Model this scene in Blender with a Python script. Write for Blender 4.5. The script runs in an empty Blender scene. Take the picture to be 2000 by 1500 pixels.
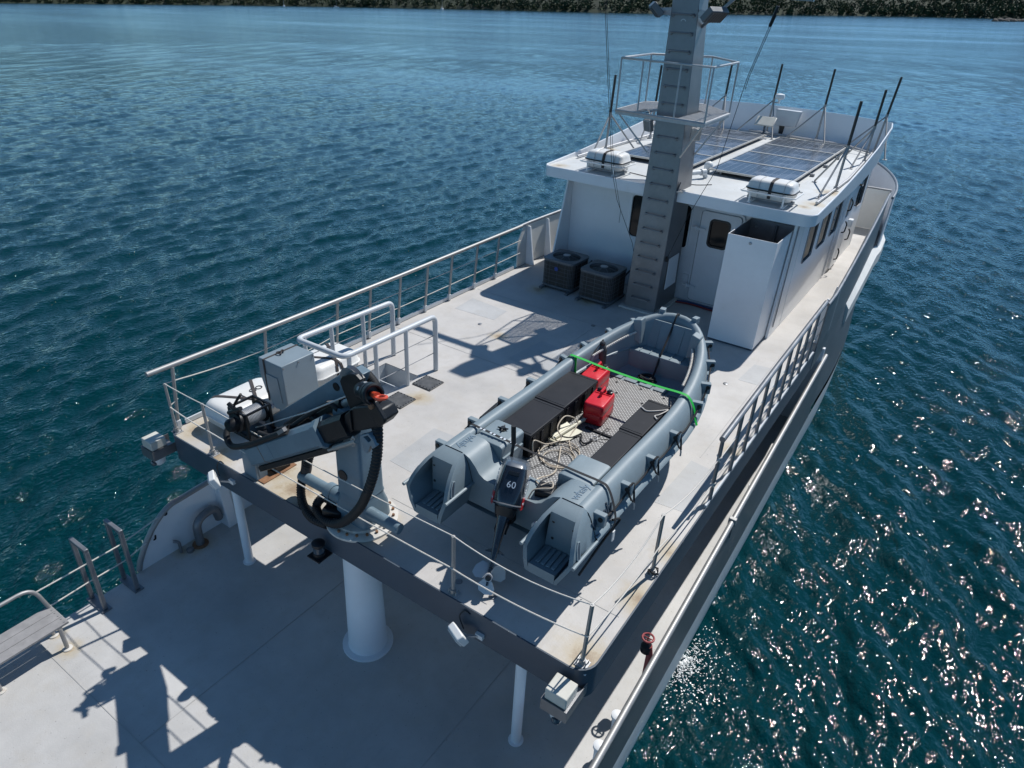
import bpy, bmesh, math, random
import numpy as np
from mathutils import Vector, Matrix, Quaternion, noise as mnoise
random.seed(7); rng = np.random.default_rng(7)
S = bpy.context.scene; COL = S.collection
R = math.radians
# ------------------------------------------------------------------ camera
YAW, PITCH, ROLL, FPX = R(-32.94), R(29.65), R(2.96), 1352.0
CAMP = Vector((5.346, -4.38, 6.0))
fwd = Vector((math.sin(YAW)*math.cos(PITCH), math.cos(YAW)*math.cos(PITCH), -math.sin(PITCH)))
rt0 = Vector((math.cos(YAW), -math.sin(YAW), 0)); up0 = rt0.cross(fwd)
rt = rt0*math.cos(ROLL)+up0*math.sin(ROLL); up = up0*math.cos(ROLL)-rt0*math.sin(ROLL)
cd = bpy.data.cameras.new('camera'); cam = bpy.data.objects.new('camera', cd); COL.objects.link(cam)
m3 = Matrix((rt, up, -fwd)).transposed(); cam.matrix_world = Matrix.Translation(CAMP) @ m3.to_4x4()
cd.sensor_width = 36; cd.lens = 36*FPX/2000; cd.clip_end = 6000; cd.clip_start = .1
S.camera = cam
# ------------------------------------------------------------------ sky, sun, exposure
SUNV = Vector((0.152, 0.71, 1.0)).normalized()          # towards the sun, off the starboard bow
ELEV = math.asin(SUNV.z); AZ = math.atan2(SUNV.x, SUNV.y)
W = bpy.data.worlds.new('World'); S.world = W; W.use_nodes = True
nt = W.node_tree; bg = nt.nodes['Background']; sky = nt.nodes.new('ShaderNodeTexSky')
sky.sky_type = 'NISHITA'; sky.sun_disc = False; sky.sun_elevation = ELEV; sky.sun_rotation = AZ
sky.air_density = 0.42; sky.dust_density = 0.0; sky.ozone_density = 2.0
tn = nt.nodes.new('ShaderNodeMix'); tn.data_type = 'RGBA'; tn.blend_type = 'MULTIPLY'; tn.inputs['Factor'].default_value = 1; tn.inputs['B'].default_value = (.76, 1.02, 1.02, 1)   # the photograph's cool white balance, the whole sky alike
nt.links.new(sky.outputs[0], tn.inputs['A']); nt.links.new(tn.outputs['Result'], bg.inputs[0]); bg.inputs[1].default_value = 0.15
sd = bpy.data.lights.new('sun', 'SUN'); sun = bpy.data.objects.new('sun', sd); COL.objects.link(sun)
sd.energy = 4.3; sd.angle = R(0.53); sd.color = (1.0, 0.99, 0.97)
sun.rotation_euler = SUNV.to_track_quat('Z', 'Y').to_euler(); sun.location = (20, 60, 90)
S.view_settings.view_transform = 'Standard'; S.view_settings.look = 'None'
S.view_settings.exposure = 0.10; S.view_settings.gamma = 1.0; S.view_settings.use_curve_mapping = False
S.cycles.max_bounces = 8; S.cycles.use_denoising = True
# ------------------------------------------------------------------ materials
MATS = {}
def nodes(name):
    m = bpy.data.materials.new(name); m.use_nodes = True; MATS[name] = m
    t = m.node_tree; return m, t, t.nodes['Principled BSDF']
def N(t, typ, **k):
    n = t.nodes.new(typ)
    for a, b in k.items(): setattr(n, a, b)
    return n
def noise_node(t, vec, scale, detail=4, rough=.6):
    n = N(t, 'ShaderNodeTexNoise'); n.inputs['Scale'].default_value = scale
    n.inputs['Detail'].default_value = detail; n.inputs['Roughness'].default_value = rough
    t.links.new(vec, n.inputs['Vector']); return n
def ramp(t, src, a, b, ca=(0,0,0,1), cb=(1,1,1,1)):
    r = N(t, 'ShaderNodeValToRGB'); e = r.color_ramp.elements
    e[0].position = a; e[0].color = ca; e[1].position = b; e[1].color = cb
    t.links.new(src, r.inputs[0]); return r
def mixc(t, fac, c1, c2, blend='MIX'):
    x = N(t, 'ShaderNodeMix'); x.data_type = 'RGBA'; x.blend_type = blend
    def put(sock, v):
        if hasattr(v, 'is_output'): t.links.new(v, sock)
        elif isinstance(v, (int, float)): sock.default_value = v
        else: sock.default_value = (*v[:3], 1)
    put(x.inputs['Factor'], fac); put(x.inputs['A'], c1); put(x.inputs['B'], c2); return x.outputs['Result']
def paint(name, col, rough=.45, metal=0, var=.12, scale=2.5, bump=.0, bscale=60, stain=None, stain_amt=.35, spec=.5, coat=0):
    m, t, b = nodes(name)
    g = N(t, 'ShaderNodeNewGeometry'); P = g.outputs['Position']
    n1 = noise_node(t, P, scale, 6); n2 = noise_node(t, P, scale*9, 3)
    dark = tuple(c*(1-var) for c in col); lite = tuple(min(1, c*(1+var)) for c in col)
    c = mixc(t, ramp(t, n1.outputs['Fac'], .3, .7).outputs[0], dark, lite)
    c = mixc(t, ramp(t, n2.outputs['Fac'], .45, .8, (0,0,0,1), (.35,.35,.35,1)).outputs[0], c, dark)
    if stain:
        n3 = noise_node(t, P, scale*1.7, 8, .7)
        c = mixc(t, ramp(t, n3.outputs['Fac'], .58, .78, (0,0,0,1), (stain_amt,)*3+(1,)).outputs[0], c, stain)
    t.links.new(c, b.inputs['Base Color'])
    rr = N(t, 'ShaderNodeMapRange'); t.links.new(n1.outputs['Fac'], rr.inputs[0])
    rr.inputs[3].default_value = max(.03, rough-.1); rr.inputs[4].default_value = min(1, rough+.12)
    t.links.new(rr.outputs[0], b.inputs['Roughness'])
    b.inputs['Metallic'].default_value = metal; b.inputs['Specular IOR Level'].default_value = spec
    b.inputs['Coat Weight'].default_value = coat
    if bump:
        n4 = noise_node(t, P, bscale, 4); bn = N(t, 'ShaderNodeBump'); bn.inputs['Strength'].default_value = bump
        bn.inputs['Distance'].default_value = .01
        t.links.new(n4.outputs['Fac'], bn.inputs['Height']); t.links.new(bn.outputs[0], b.inputs['Normal'])
    return m
def deck_mat(name, col, spots):
    m, t, b = nodes(name)
    g = N(t, 'ShaderNodeNewGeometry'); P = g.outputs['Position']
    big = noise_node(t, P, .55, 6, .65); mid = noise_node(t, P, 3.2, 6, .7); fine = noise_node(t, P, 55, 3); speck = noise_node(t, P, 34, 2, .4)
    c = mixc(t, ramp(t, big.outputs['Fac'], .35, .68).outputs[0], tuple(x*.80 for x in col), tuple(x*1.10 for x in col))
    c = mixc(t, ramp(t, mid.outputs['Fac'], .50, .70, (0,0,0,1), (.42,.42,.42,1)).outputs[0], c, tuple(x*f for x, f in zip(col, (.84,.80,.73))))
    c = mixc(t, ramp(t, speck.outputs['Fac'], .715, .75, (0,0,0,1), (.55,.55,.55,1)).outputs[0], c, (.16,.15,.14))
    # long scuffs
    mp = N(t, 'ShaderNodeMapping'); mp.inputs['Scale'].default_value = (4.5, .5, 1); mp.inputs['Rotation'].default_value = (0, 0, .35)
    t.links.new(P, mp.inputs[0]); sc = noise_node(t, mp.outputs[0], 1.3, 7, .75)
    c = mixc(t, ramp(t, sc.outputs['Fac'], .58, .72, (0,0,0,1), (.32,.32,.32,1)).outputs[0], c, (.35,.34,.33))
    dmin = None
    for (x, y, z, r) in spots:
        d = N(t, 'ShaderNodeVectorMath', operation='DISTANCE'); d.inputs[1].default_value = (x, y, z); t.links.new(P, d.inputs[0])
        q = N(t, 'ShaderNodeMath', operation='DIVIDE'); q.inputs[1].default_value = r; t.links.new(d.outputs['Value'], q.inputs[0])
        if dmin is None: dmin = q.outputs[0]
        else:
            mn = N(t, 'ShaderNodeMath', operation='MINIMUM'); t.links.new(dmin, mn.inputs[0]); t.links.new(q.outputs[0], mn.inputs[1]); dmin = mn.outputs[0]
    if dmin is not None:
        rn = noise_node(t, P, 2.6, 8, .75)
        ad = N(t, 'ShaderNodeMath', operation='MULTIPLY_ADD'); ad.inputs[1].default_value = 1.7; ad.inputs[2].default_value = -.85
        t.links.new(rn.outputs['Fac'], ad.inputs[0])
        su = N(t, 'ShaderNodeMath', operation='ADD'); t.links.new(dmin, su.inputs[0]); t.links.new(ad.outputs[0], su.inputs[1])
        rmask = ramp(t, su.outputs[0], .25, 1.0, (.5,.5,.5,1), (0,0,0,1))
        c = mixc(t, rmask.outputs[0], c, (.42,.30,.11))
        rm2 = ramp(t, su.outputs[0], .02, .35, (.5,.5,.5,1), (0,0,0,1))
        c = mixc(t, rm2.outputs[0], c, (.16,.075,.03))
    t.links.new(c, b.inputs['Base Color']); b.inputs['Roughness'].default_value = .55
    bn = N(t, 'ShaderNodeBump'); bn.inputs['Strength'].default_value = .35; bn.inputs['Distance'].default_value = .006
    t.links.new(fine.outputs['Fac'], bn.inputs['Height']); t.links.new(bn.outputs[0], b.inputs['Normal'])
    return m
SPOTS = [(-1.0,.25,0,.75),(-1.5,.35,0,.5),(.1,.2,0,.62),(3.45,.15,0,.5),(-3.3,.3,0,.45),(-2.5,.1,0,.4),(3.55,1.3,0,.35),(3.55,2.2,0,.3),(-1.35,3.1,0,.3),
         (-2.4,8.5,0,.35),(-1.2,8.6,0,.3),(.9,8.1,0,.25),(-1.7,5.9,0,.25),(3.4,4.9,0,.25)]
deck_mat('deck', (.525,.497,.465), SPOTS)
deck_mat('deck_patch', (.455,.45,.44), [])
deck_mat('lower_deck', (.51,.495,.472), [(-3.2,-2.25,-2.3,.22),(-3.6,.1,-2.3,.3),(-3.7,-.2,-2.3,.2),(-3.6,-2.2,-2.3,.15)])
paint('seam', (.40,.39,.37), .6)
deck_mat('roof_paint', (.59,.60,.59), [(-2.7,9.5,2.6,.3),(2.7,10.3,2.6,.3),(2.6,9.9,2.6,.2),(2.75,11.5,2.6,.4),(-2.75,12,2.6,.35),(-2.2,18,2.6,.4),(.4,17.9,2.6,.4)])
paint('white', (.79,.80,.81), .35, var=.05, scale=1.2, stain=(.48,.43,.36), stain_amt=.18, bump=.05, bscale=9)
paint('cream', (.66,.65,.61), .5, var=.07, scale=1.5, stain=(.45,.40,.33), stain_amt=.3, bump=.1, bscale=40)
paint('hull_grey', (.15,.165,.18), .36, metal=.45, var=.12, scale=1.1, stain=(.30,.31,.32), stain_amt=.5, bump=.12, bscale=3)
paint('fascia', (.055,.075,.10), .42, var=.12, scale=1.5, stain=(.14,.15,.16), stain_amt=.3)
paint('pale_grey', (.54,.56,.57), .4, var=.07, scale=2)
paint('crane_grey', (.145,.205,.245), .38, var=.12, scale=3, stain=(.22,.24,.25), stain_amt=.35)
paint('cabinet_grey', (.205,.255,.285), .45, var=.06, scale=3)
paint('boat_grey', (.205,.256,.28), .50, var=.06, scale=4, bump=.08, bscale=120)
paint('boat_pod', (.19,.243,.27), .50, var=.06, scale=4, bump=.08, bscale=120)
paint('black', (.012,.013,.015), .4, var=.3, scale=8)
paint('black_steel', (.009,.010,.012), .42, var=.3, scale=10, spec=.35, stain=(.06,.05,.045), stain_amt=.45, bump=.15, bscale=30)
paint('rubber', (.009,.009,.010), .65, var=.25, scale=10)
paint('crate', (.011,.012,.016), .55, var=.2, scale=5, stain=(.035,.035,.04), stain_amt=.5, spec=.3)
paint('plate_grey', (.10,.10,.10), .5, metal=.3, var=.3, scale=9, stain=(.25,.25,.24), stain_amt=.6)
paint('fender_grey', (.05,.047,.047), .55, var=.2, scale=8)
paint('steel', (.34,.335,.325), .5, metal=.5, var=.1, scale=6, stain=(.35,.25,.16), stain_amt=.4)
paint('dull_steel', (.24,.245,.255), .45, metal=.6, var=.15, scale=5)
paint('mast_alu', (.20,.20,.205), .40, metal=.5, var=.2, scale=1.6, stain=(.30,.285,.27), stain_amt=.6, bump=.1, bscale=14)
paint('galv', (.46,.46,.46), .5, metal=.5, var=.12, scale=12)
paint('pole_dark', (.05,.045,.04), .5, metal=.3, var=.3, scale=6)
paint('rust', (.24,.12,.06), .8, var=.35, scale=7)
paint('rusty_white', (.55,.52,.47), .55, var=.15, scale=6, stain=(.25,.12,.05), stain_amt=.8)
paint('red', (.62,.012,.025), .4, var=.12, scale=6, stain=(.40,.02,.03), stain_amt=.5)
paint('red_dull', (.32,.06,.06), .5, var=.2, scale=8)
paint('hook_orange', (.62,.075,.03), .45, var=.15, scale=12)
paint('green_strap', (.0,.36,.03), .6, var=.08, scale=20)
paint('rope', (.62,.58,.52), .85, var=.15, scale=40)
paint('rope_dark', (.02,.02,.022), .85, var=.2, scale=40)
paint('rope_tan', (.55,.47,.37), .85, var=.15, scale=40)
paint('raft_white', (.70,.69,.66), .4, var=.06, scale=3, stain=(.45,.42,.36), stain_amt=.3)
paint('plastic_white', (.74,.74,.72), .4, var=.03)
paint('strap_brown', (.05,.042,.04), .8, var=.2, scale=20)
paint('ac_steel', (.13,.14,.15), .45, metal=.2, var=.12, scale=6, stain=(.3,.31,.31), stain_amt=.3)
paint('ac_coil', (.042,.036,.031), .8, var=.3, scale=14, stain=(.13,.10,.075), stain_amt=.6)
paint('blue_badge', (.01,.05,.25), .4)
paint('wood_grey', (.27,.26,.255), .75, var=.16, scale=7, bump=.2, bscale=40)
paint('motor_blue', (.012,.018,.028), .22, var=.15, scale=5, coat=.6)
paint('motor_top', (.075,.095,.12), .3, var=.1, scale=5, coat=.4)
paint('motor_red', (.55,.015,.02), .35)
paint('motor_text', (.62,.66,.70), .4)
paint('print_dark', (.03,.03,.035), .6)
paint('print_blue', (.02,.06,.25), .6)
paint('emboss', (.15,.215,.27), .45, var=.04)
paint('prop_grey', (.48,.49,.50), .35, metal=.3, var=.05)
paint('anchor_cream', (.60,.56,.42), .45, var=.1, scale=8)
paint('frame_dark', (.05,.05,.055), .4)
paint('panel_frame', (.50,.49,.46), .4, metal=.4, var=.1, scale=5)
paint('hose_red', (.22,.02,.02), .5); paint('hose_blue', (.02,.05,.16), .5)
paint('gasket', (.30,.30,.31), .5)
paint('dish_cream', (.56,.54,.47), .4)
paint('rock', (.11,.095,.08), .9, var=.4, scale=.3)
paint('hill', (.018,.028,.012), .95, var=.4, scale=.05)
# window glass: dark tinted pane
m, t, b = nodes('tinted_glass'); b.inputs['Base Color'].default_value = (.012,.014,.015,1); b.inputs['Roughness'].default_value = .06; b.inputs['Specular IOR Level'].default_value = .25
m, t, b = nodes('lens'); b.inputs['Base Color'].default_value = (.45,.47,.48,1); b.inputs['Roughness'].default_value = .12
m, t, b = nodes('dome_glass'); b.inputs['Base Color'].default_value = (.05,.07,.09,1); b.inputs['Roughness'].default_value = .05
# checker plate of the tender's floor
m, t, b = nodes('checker_plate'); g = N(t, 'ShaderNodeNewGeometry')
mp = N(t, 'ShaderNodeMapping'); mp.inputs['Rotation'].default_value = (0,0,.78); mp.inputs['Scale'].default_value = (24,24,24); t.links.new(g.outputs['Position'], mp.inputs[0])
vo = N(t, 'ShaderNodeTexVoronoi'); vo.inputs['Randomness'].default_value = 0; vo.inputs['Scale'].default_value = 1.0; t.links.new(mp.outputs[0], vo.inputs['Vector'])
rp = ramp(t, vo.outputs['Distance'], .22, .36, (1,1,1,1), (0,0,0,1))
nz = noise_node(t, g.outputs['Position'], 5, 6, .7)
c = mixc(t, rp.outputs[0], (.20,.195,.19), (.40,.40,.39)); c = mixc(t, ramp(t, nz.outputs['Fac'], .5, .75, (0,0,0,1), (.6,.6,.6,1)).outputs[0], c, (.13,.11,.09))
t.links.new(c, b.inputs['Base Color']); b.inputs['Roughness'].default_value = .5; b.inputs['Metallic'].default_value = .35
bn = N(t, 'ShaderNodeBump'); bn.inputs['Strength'].default_value = .7; bn.inputs['Distance'].default_value = .004; t.links.new(rp.outputs[0], bn.inputs['Height']); t.links.new(bn.outputs[0], b.inputs['Normal'])
# solar cells: printed grid, object coordinates in metres
m, t, b = nodes('solar_cells'); tc = N(t, 'ShaderNodeTexCoord')
br = N(t, 'ShaderNodeTexBrick'); br.offset = 0; br.squash = 1
br.inputs['Scale'].default_value = 1; br.inputs['Brick Width'].default_value = .165; br.inputs['Row Height'].default_value = .165; br.inputs['Mortar Size'].default_value = .006
br.inputs['Color1'].default_value = (.026,.027,.031,1); br.inputs['Color2'].default_value = (.030,.031,.035,1); br.inputs['Mortar'].default_value = (.17,.185,.20,1)
t.links.new(tc.outputs['Object'], br.inputs['Vector'])
nz = noise_node(t, tc.outputs['Object'], 2.2, 5, .55); c = mixc(t, ramp(t, nz.outputs['Fac'], .56, .60, (.06,.06,.06,1), (.45,.45,.45,1)).outputs[0], br.outputs['Color'], (.20,.22,.26))
t.links.new(c, b.inputs['Base Color']); b.inputs['Roughness'].default_value = .24; b.inputs['Specular IOR Level'].default_value = .5
# sea
m, t, b = nodes('sea_water'); tc = N(t, 'ShaderNodeTexCoord'); V = tc.outputs['Object']
b.inputs['Base Color'].default_value = (.0001,.025,.031,1); b.inputs['Roughness'].default_value = .05; b.inputs['IOR'].default_value = 1.333; b.inputs['Specular IOR Level'].default_value = .33
mp = N(t, 'ShaderNodeMapping'); mp.inputs['Rotation'].default_value = (0,0,.35); mp.inputs['Scale'].default_value = (1,.6,1); t.links.new(V, mp.inputs[0])
na = noise_node(t, mp.outputs[0], 11.0, 2, .5); nb = noise_node(t, mp.outputs[0], 2.0, 3, .5); mq = N(t, 'ShaderNodeMapping'); mq.inputs['Rotation'].default_value = (0,0,.55); mq.inputs['Scale'].default_value = (.35,2.2,1); t.links.new(V, mq.inputs[0]); ncc = noise_node(t, mq.outputs[0], .011, 5, .65)
wi = ramp(t, ncc.outputs['Fac'], .36, .58, (.30,.30,.30,1), (1,1,1,1))
ml = N(t, 'ShaderNodeMath', operation='MULTIPLY_ADD'); ml.inputs[1].default_value = 1.3; t.links.new(nb.outputs['Fac'], ml.inputs[0]); t.links.new(na.outputs['Fac'], ml.inputs[2])
nd = noise_node(t, mp.outputs[0], .33, 3, .5); m2 = N(t, 'ShaderNodeMath', operation='MULTIPLY_ADD'); m2.inputs[1].default_value = 1.6; t.links.new(nd.outputs['Fac'], m2.inputs[0]); t.links.new(ml.outputs[0], m2.inputs[2]); ml = m2
bn = N(t, 'ShaderNodeBump'); bn.inputs['Distance'].default_value = .07
at_ = N(t, 'ShaderNodeAttribute'); at_.attribute_name = 'chop'; t.links.new(at_.outputs['Fac'], b.inputs['Roughness'])
t.links.new(ml.outputs[0], bn.inputs['Height']); t.links.new(wi.outputs[0], bn.inputs['Strength']); t.links.new(bn.outputs[0], b.inputs['Normal'])
# foliage
m, t, b = nodes('foliage'); oi = N(t, 'ShaderNodeNewGeometry')
nz = noise_node(t, oi.outputs['Position'], .12, 3); c = mixc(t, ramp(t, nz.outputs['Fac'], .35, .65).outputs[0], (.012,.024,.009), (.045,.066,.018)); t.links.new(c, b.inputs['Base Color'])
b.inputs['Roughness'].default_value = .8
# ------------------------------------------------------------------ mesh helpers
OFF = {}
def V3(*a): return Vector(a)
class M:
    def __init__(s): s.v = []; s.f = []
    def add(s, vs, fs):
        o = len(s.v); s.v += [Vector(x) for x in vs]; s.f += [tuple(i+o for i in f) for f in fs]; return s
    def box(s, x0, x1, y0, y1, z0, z1, T=None):
        vs = [Vector((x, y, z)) for z in (z0, z1) for y in (y0, y1) for x in (x0, x1)]
        if T is not None: vs = [T @ q for q in vs]
        return s.add(vs, [(0,2,3,1),(4,5,7,6),(0,1,5,4),(2,6,7,3),(0,4,6,2),(1,3,7,5)])
    def cbox(s, c, d, T=None, rz=0):
        M4 = Matrix.Translation(c) @ (T if T is not None else Matrix.Rotation(rz, 4, 'Z'))
        return s.box(-d[0]/2, d[0]/2, -d[1]/2, d[1]/2, -d[2]/2, d[2]/2, M4)
    def beam(s, p, q, w, h, upv=(0,0,1)):
        p, q = Vector(p), Vector(q); d = (q-p); L = d.length; d.normalize(); u = Vector(upv)
        sd = d.cross(u).normalized(); u = sd.cross(d)
        T = Matrix((sd, d, u)).transposed().to_4x4(); T.translation = p
        return s.box(-w/2, w/2, 0, L, -h/2, h/2, T)
    def tube(s, pts, r, n=8, closed=False):
        P = [Vector(p) for p in pts]; k = len(P); rr = r if isinstance(r, (list, tuple)) else [r]*k
        ts = []
        for i in range(k):
            a = P[(i-1) % k] if (closed or i > 0) else P[i]; b = P[(i+1) % k] if (closed or i < k-1) else P[i]
            d = b-a; ts.append(d.normalized() if d.length > 1e-9 else Vector((0,0,1)))
        x = ts[0].orthogonal().normalized(); o = len(s.v)
        for i in range(k):
            x = x - ts[i]*x.dot(ts[i])
            x = x.normalized() if x.length > 1e-6 else ts[i].orthogonal().normalized()
            y = ts[i].cross(x)
            for j in range(n):
                a = 2*math.pi*j/n; s.v.append(P[i] + (x*math.cos(a)+y*math.sin(a))*rr[i])
        for i in range(k if closed else k-1):
            i2 = (i+1) % k
            for j in range(n):
                j2 = (j+1) % n; s.f.append((o+i*n+j, o+i*n+j2, o+i2*n+j2, o+i2*n+j))
        if not closed:
            s.f.append(tuple(o+j for j in reversed(range(n)))); s.f.append(tuple(o+(k-1)*n+j for j in range(n)))
        return s
    def cyl(s, p, q, r0, r1=None, n=16): return s.tube([p, q], [r0, r0 if r1 is None else r1], n)
    def lathe(s, c, prof, n=24, axis=(0,0,1)):
        ax = Vector(axis).normalized(); x = ax.orthogonal().normalized(); y = ax.cross(x); c = Vector(c); o = len(s.v)
        for (r, h) in prof:
            for j in range(n):
                a = 2*math.pi*j/n; s.v.append(c + ax*h + (x*math.cos(a)+y*math.sin(a))*max(r, 1e-4))
        for i in range(len(prof)-1):
            for j in range(n):
                j2 = (j+1) % n; s.f.append((o+i*n+j, o+i*n+j2, o+(i+1)*n+j2, o+(i+1)*n+j))
        s.f.append(tuple(o+j for j in reversed(range(n)))); s.f.append(tuple(o+(len(prof)-1)*n+j for j in range(n)))
        return s
    def prism(s, poly, a, b, plane='xz'):
        def mk(u, v, w): return {'xz': (u, w, v), 'xy': (u, v, w), 'yz': (w, u, v)}[plane]
        k = len(poly); vs = [mk(u, v, a) for u, v in poly]+[mk(u, v, b) for u, v in poly]
        return s.add(vs, [tuple(reversed(range(k))), tuple(range(k, 2*k))]+[(i, (i+1) % k, k+(i+1) % k, k+i) for i in range(k)])
    def rings(s, rs, cap=True, closed=True):
        o = len(s.v); n = len(rs[0])
        for r in rs: s.v += [Vector(p) for p in r]
        for i in range(len(rs)-1):
            for j in range(n if closed else n-1):
                j2 = (j+1) % n; s.f.append((o+i*n+j, o+i*n+j2, o+(i+1)*n+j2, o+(i+1)*n+j))
        if cap: s.f.append(tuple(o+j for j in reversed(range(n)))); s.f.append(tuple(o+(len(rs)-1)*n+j for j in range(n)))
        return s
    def obj(s, name, mat, parent=None, loc=None, bevel=0, smooth=True, seg=2, ang=38, fix=True):
        off = OFF.get(parent.name, Vector()) if parent is not None else Vector(loc if loc is not None else (0,0,0))
        me = bpy.data.meshes.new(name); me.from_pydata([tuple(q-off) for q in s.v], [], s.f)
        if fix:
            bm = bmesh.new(); bm.from_mesh(me); bmesh.ops.remove_doubles(bm, verts=bm.verts, dist=1e-5)
            bmesh.ops.recalc_face_normals(bm, faces=bm.faces); bm.to_mesh(me); bm.free()
        me.materials.append(MATS[mat])
        if smooth and len(me.polygons):
            me.polygons.foreach_set('use_smooth', [True]*len(me.polygons)); me.set_sharp_from_angle(angle=R(ang))
        o = bpy.data.objects.new(name, me); COL.objects.link(o)
        if parent is not None: o.parent = parent; OFF[o.name] = off
        else: o.location = off; OFF[o.name] = off
        if bevel:
            bv = o.modifiers.new('bevel', 'BEVEL'); bv.width = bevel; bv.segments = seg; bv.limit_method = 'ANGLE'; bv.angle_limit = R(32)
        return o
def tag(o, label, cat, group=None):
    o['label'] = label; o['category'] = cat
    if group: o['group'] = group
    return o
def thing(name, label, cat, loc=(0,0,0), group=None):
    o = bpy.data.objects.new(name, None); COL.objects.link(o); o.location = loc; o.empty_display_size = .2
    OFF[o.name] = Vector(loc); return tag(o, label, cat, group)
def structure(o, label=None):
    o['kind'] = 'structure'
    if label: o['label'] = label
    return o
def copy_tree(o, parent=None, shift=None, label=None):
    c = o.copy(); COL.objects.link(c); OFF[c.name] = OFF.get(o.name, Vector())
    if parent is not None: c.parent = parent
    if shift is not None: c.location = Vector(o.location)+Vector(shift)
    if label: c['label'] = label
    for ch in list(o.children): copy_tree(ch, c)
    return c
def bez(pts, n=6):
    P = [Vector(p) for p in pts]; out = []
    for i in range(len(P)-1):
        a = P[max(i-1, 0)]; b = P[i]; c = P[i+1]; d = P[min(i+2, len(P)-1)]
        for k in range(n):
            t = k/n; out.append(.5*((2*b)+(c-a)*t+(2*a-5*b+4*c-d)*t*t+(3*b-3*c+d-a)*t**3))
    out.append(P[-1]); return out
def rrect(w, h, r, n=4):
    out = []
    for cx, cy, a0 in ((w/2-r, h/2-r, 0), (-w/2+r, h/2-r, 90), (-w/2+r, -h/2+r, 180), (w/2-r, -h/2+r, 270)):
        for k in range(n+1):
            a = R(a0+90*k/n); out.append((cx+r*math.cos(a), cy+r*math.sin(a)))
    return out
def fillet(pts, r, n=5):
    """round the inner corners of a 3D polyline"""
    P = [Vector(p) for p in pts]; out = [P[0]]
    for i in range(1, len(P)-1):
        a = (P[i-1]-P[i]); b = (P[i+1]-P[i]); rr = min(r, a.length*.49, b.length*.49)
        p0 = P[i]+a.normalized()*rr; p1 = P[i]+b.normalized()*rr
        for k in range(n+1):
            t = k/n; out.append((1-t)**2*p0+2*t*(1-t)*P[i]+t*t*p1)
    out.append(P[-1]); return out
def sag(p, q, d, n=10):
    p, q = Vector(p), Vector(q); return [p.lerp(q, k/n)-Vector((0,0,d*4*(k/n)*(1-k/n))) for k in range(n+1)]
def plate_mesh(outer, holes, th, bevel=0.0):
    """flat plate with holes in local xy, thickness th about z=0 -> (verts, faces)"""
    cu = bpy.data.curves.new('tmp', 'CURVE'); cu.dimensions = '2D'; cu.fill_mode = 'BOTH'; cu.extrude = th/2-bevel; cu.bevel_depth = bevel; cu.bevel_resolution = 1
    for loop in [outer]+holes:
        sp = cu.splines.new('POLY'); sp.points.add(len(loop)-1); sp.use_cyclic_u = True
        for i, (x, y) in enumerate(loop): sp.points[i].co = (x, y, 0, 1)
    o = bpy.data.objects.new('tmp', cu); COL.objects.link(o)
    me = bpy.data.meshes.new_from_object(o.evaluated_get(bpy.context.evaluated_depsgraph_get()))
    vs = [v.co.copy() for v in me.vertices]; fs = [tuple(p.vertices) for p in me.polygons]
    bpy.data.objects.remove(o); bpy.data.curves.remove(cu); bpy.data.meshes.remove(me); return vs, fs
def text_obj(name, s, size, T, mat, parent, depth=.002, shear=0, spacing=1.0):
    cu = bpy.data.curves.new('tmp', 'FONT'); cu.body = s; cu.size = size; cu.extrude = depth; cu.align_x = 'CENTER'; cu.align_y = 'CENTER'; cu.shear = shear; cu.space_character = spacing; cu.resolution_u = 3
    o = bpy.data.objects.new('tmp', cu); COL.objects.link(o)
    me = bpy.data.meshes.new_from_object(o.evaluated_get(bpy.context.evaluated_depsgraph_get()))
    bpy.data.objects.remove(o); bpy.data.curves.remove(cu)
    m = M(); m.add([T @ v.co for v in me.vertices], [tuple(p.vertices) for p in me.polygons]); bpy.data.meshes.remove(me)
    return m.obj(name, mat, parent, smooth=False, fix=False)
def frame(origin, xdir, ydir):
    x = Vector(xdir).normalized(); y = Vector(ydir); z = x.cross(y).normalized(); y = z.cross(x)
    T = Matrix((x, y, z)).transposed().to_4x4(); T.translation = origin; return T
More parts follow.
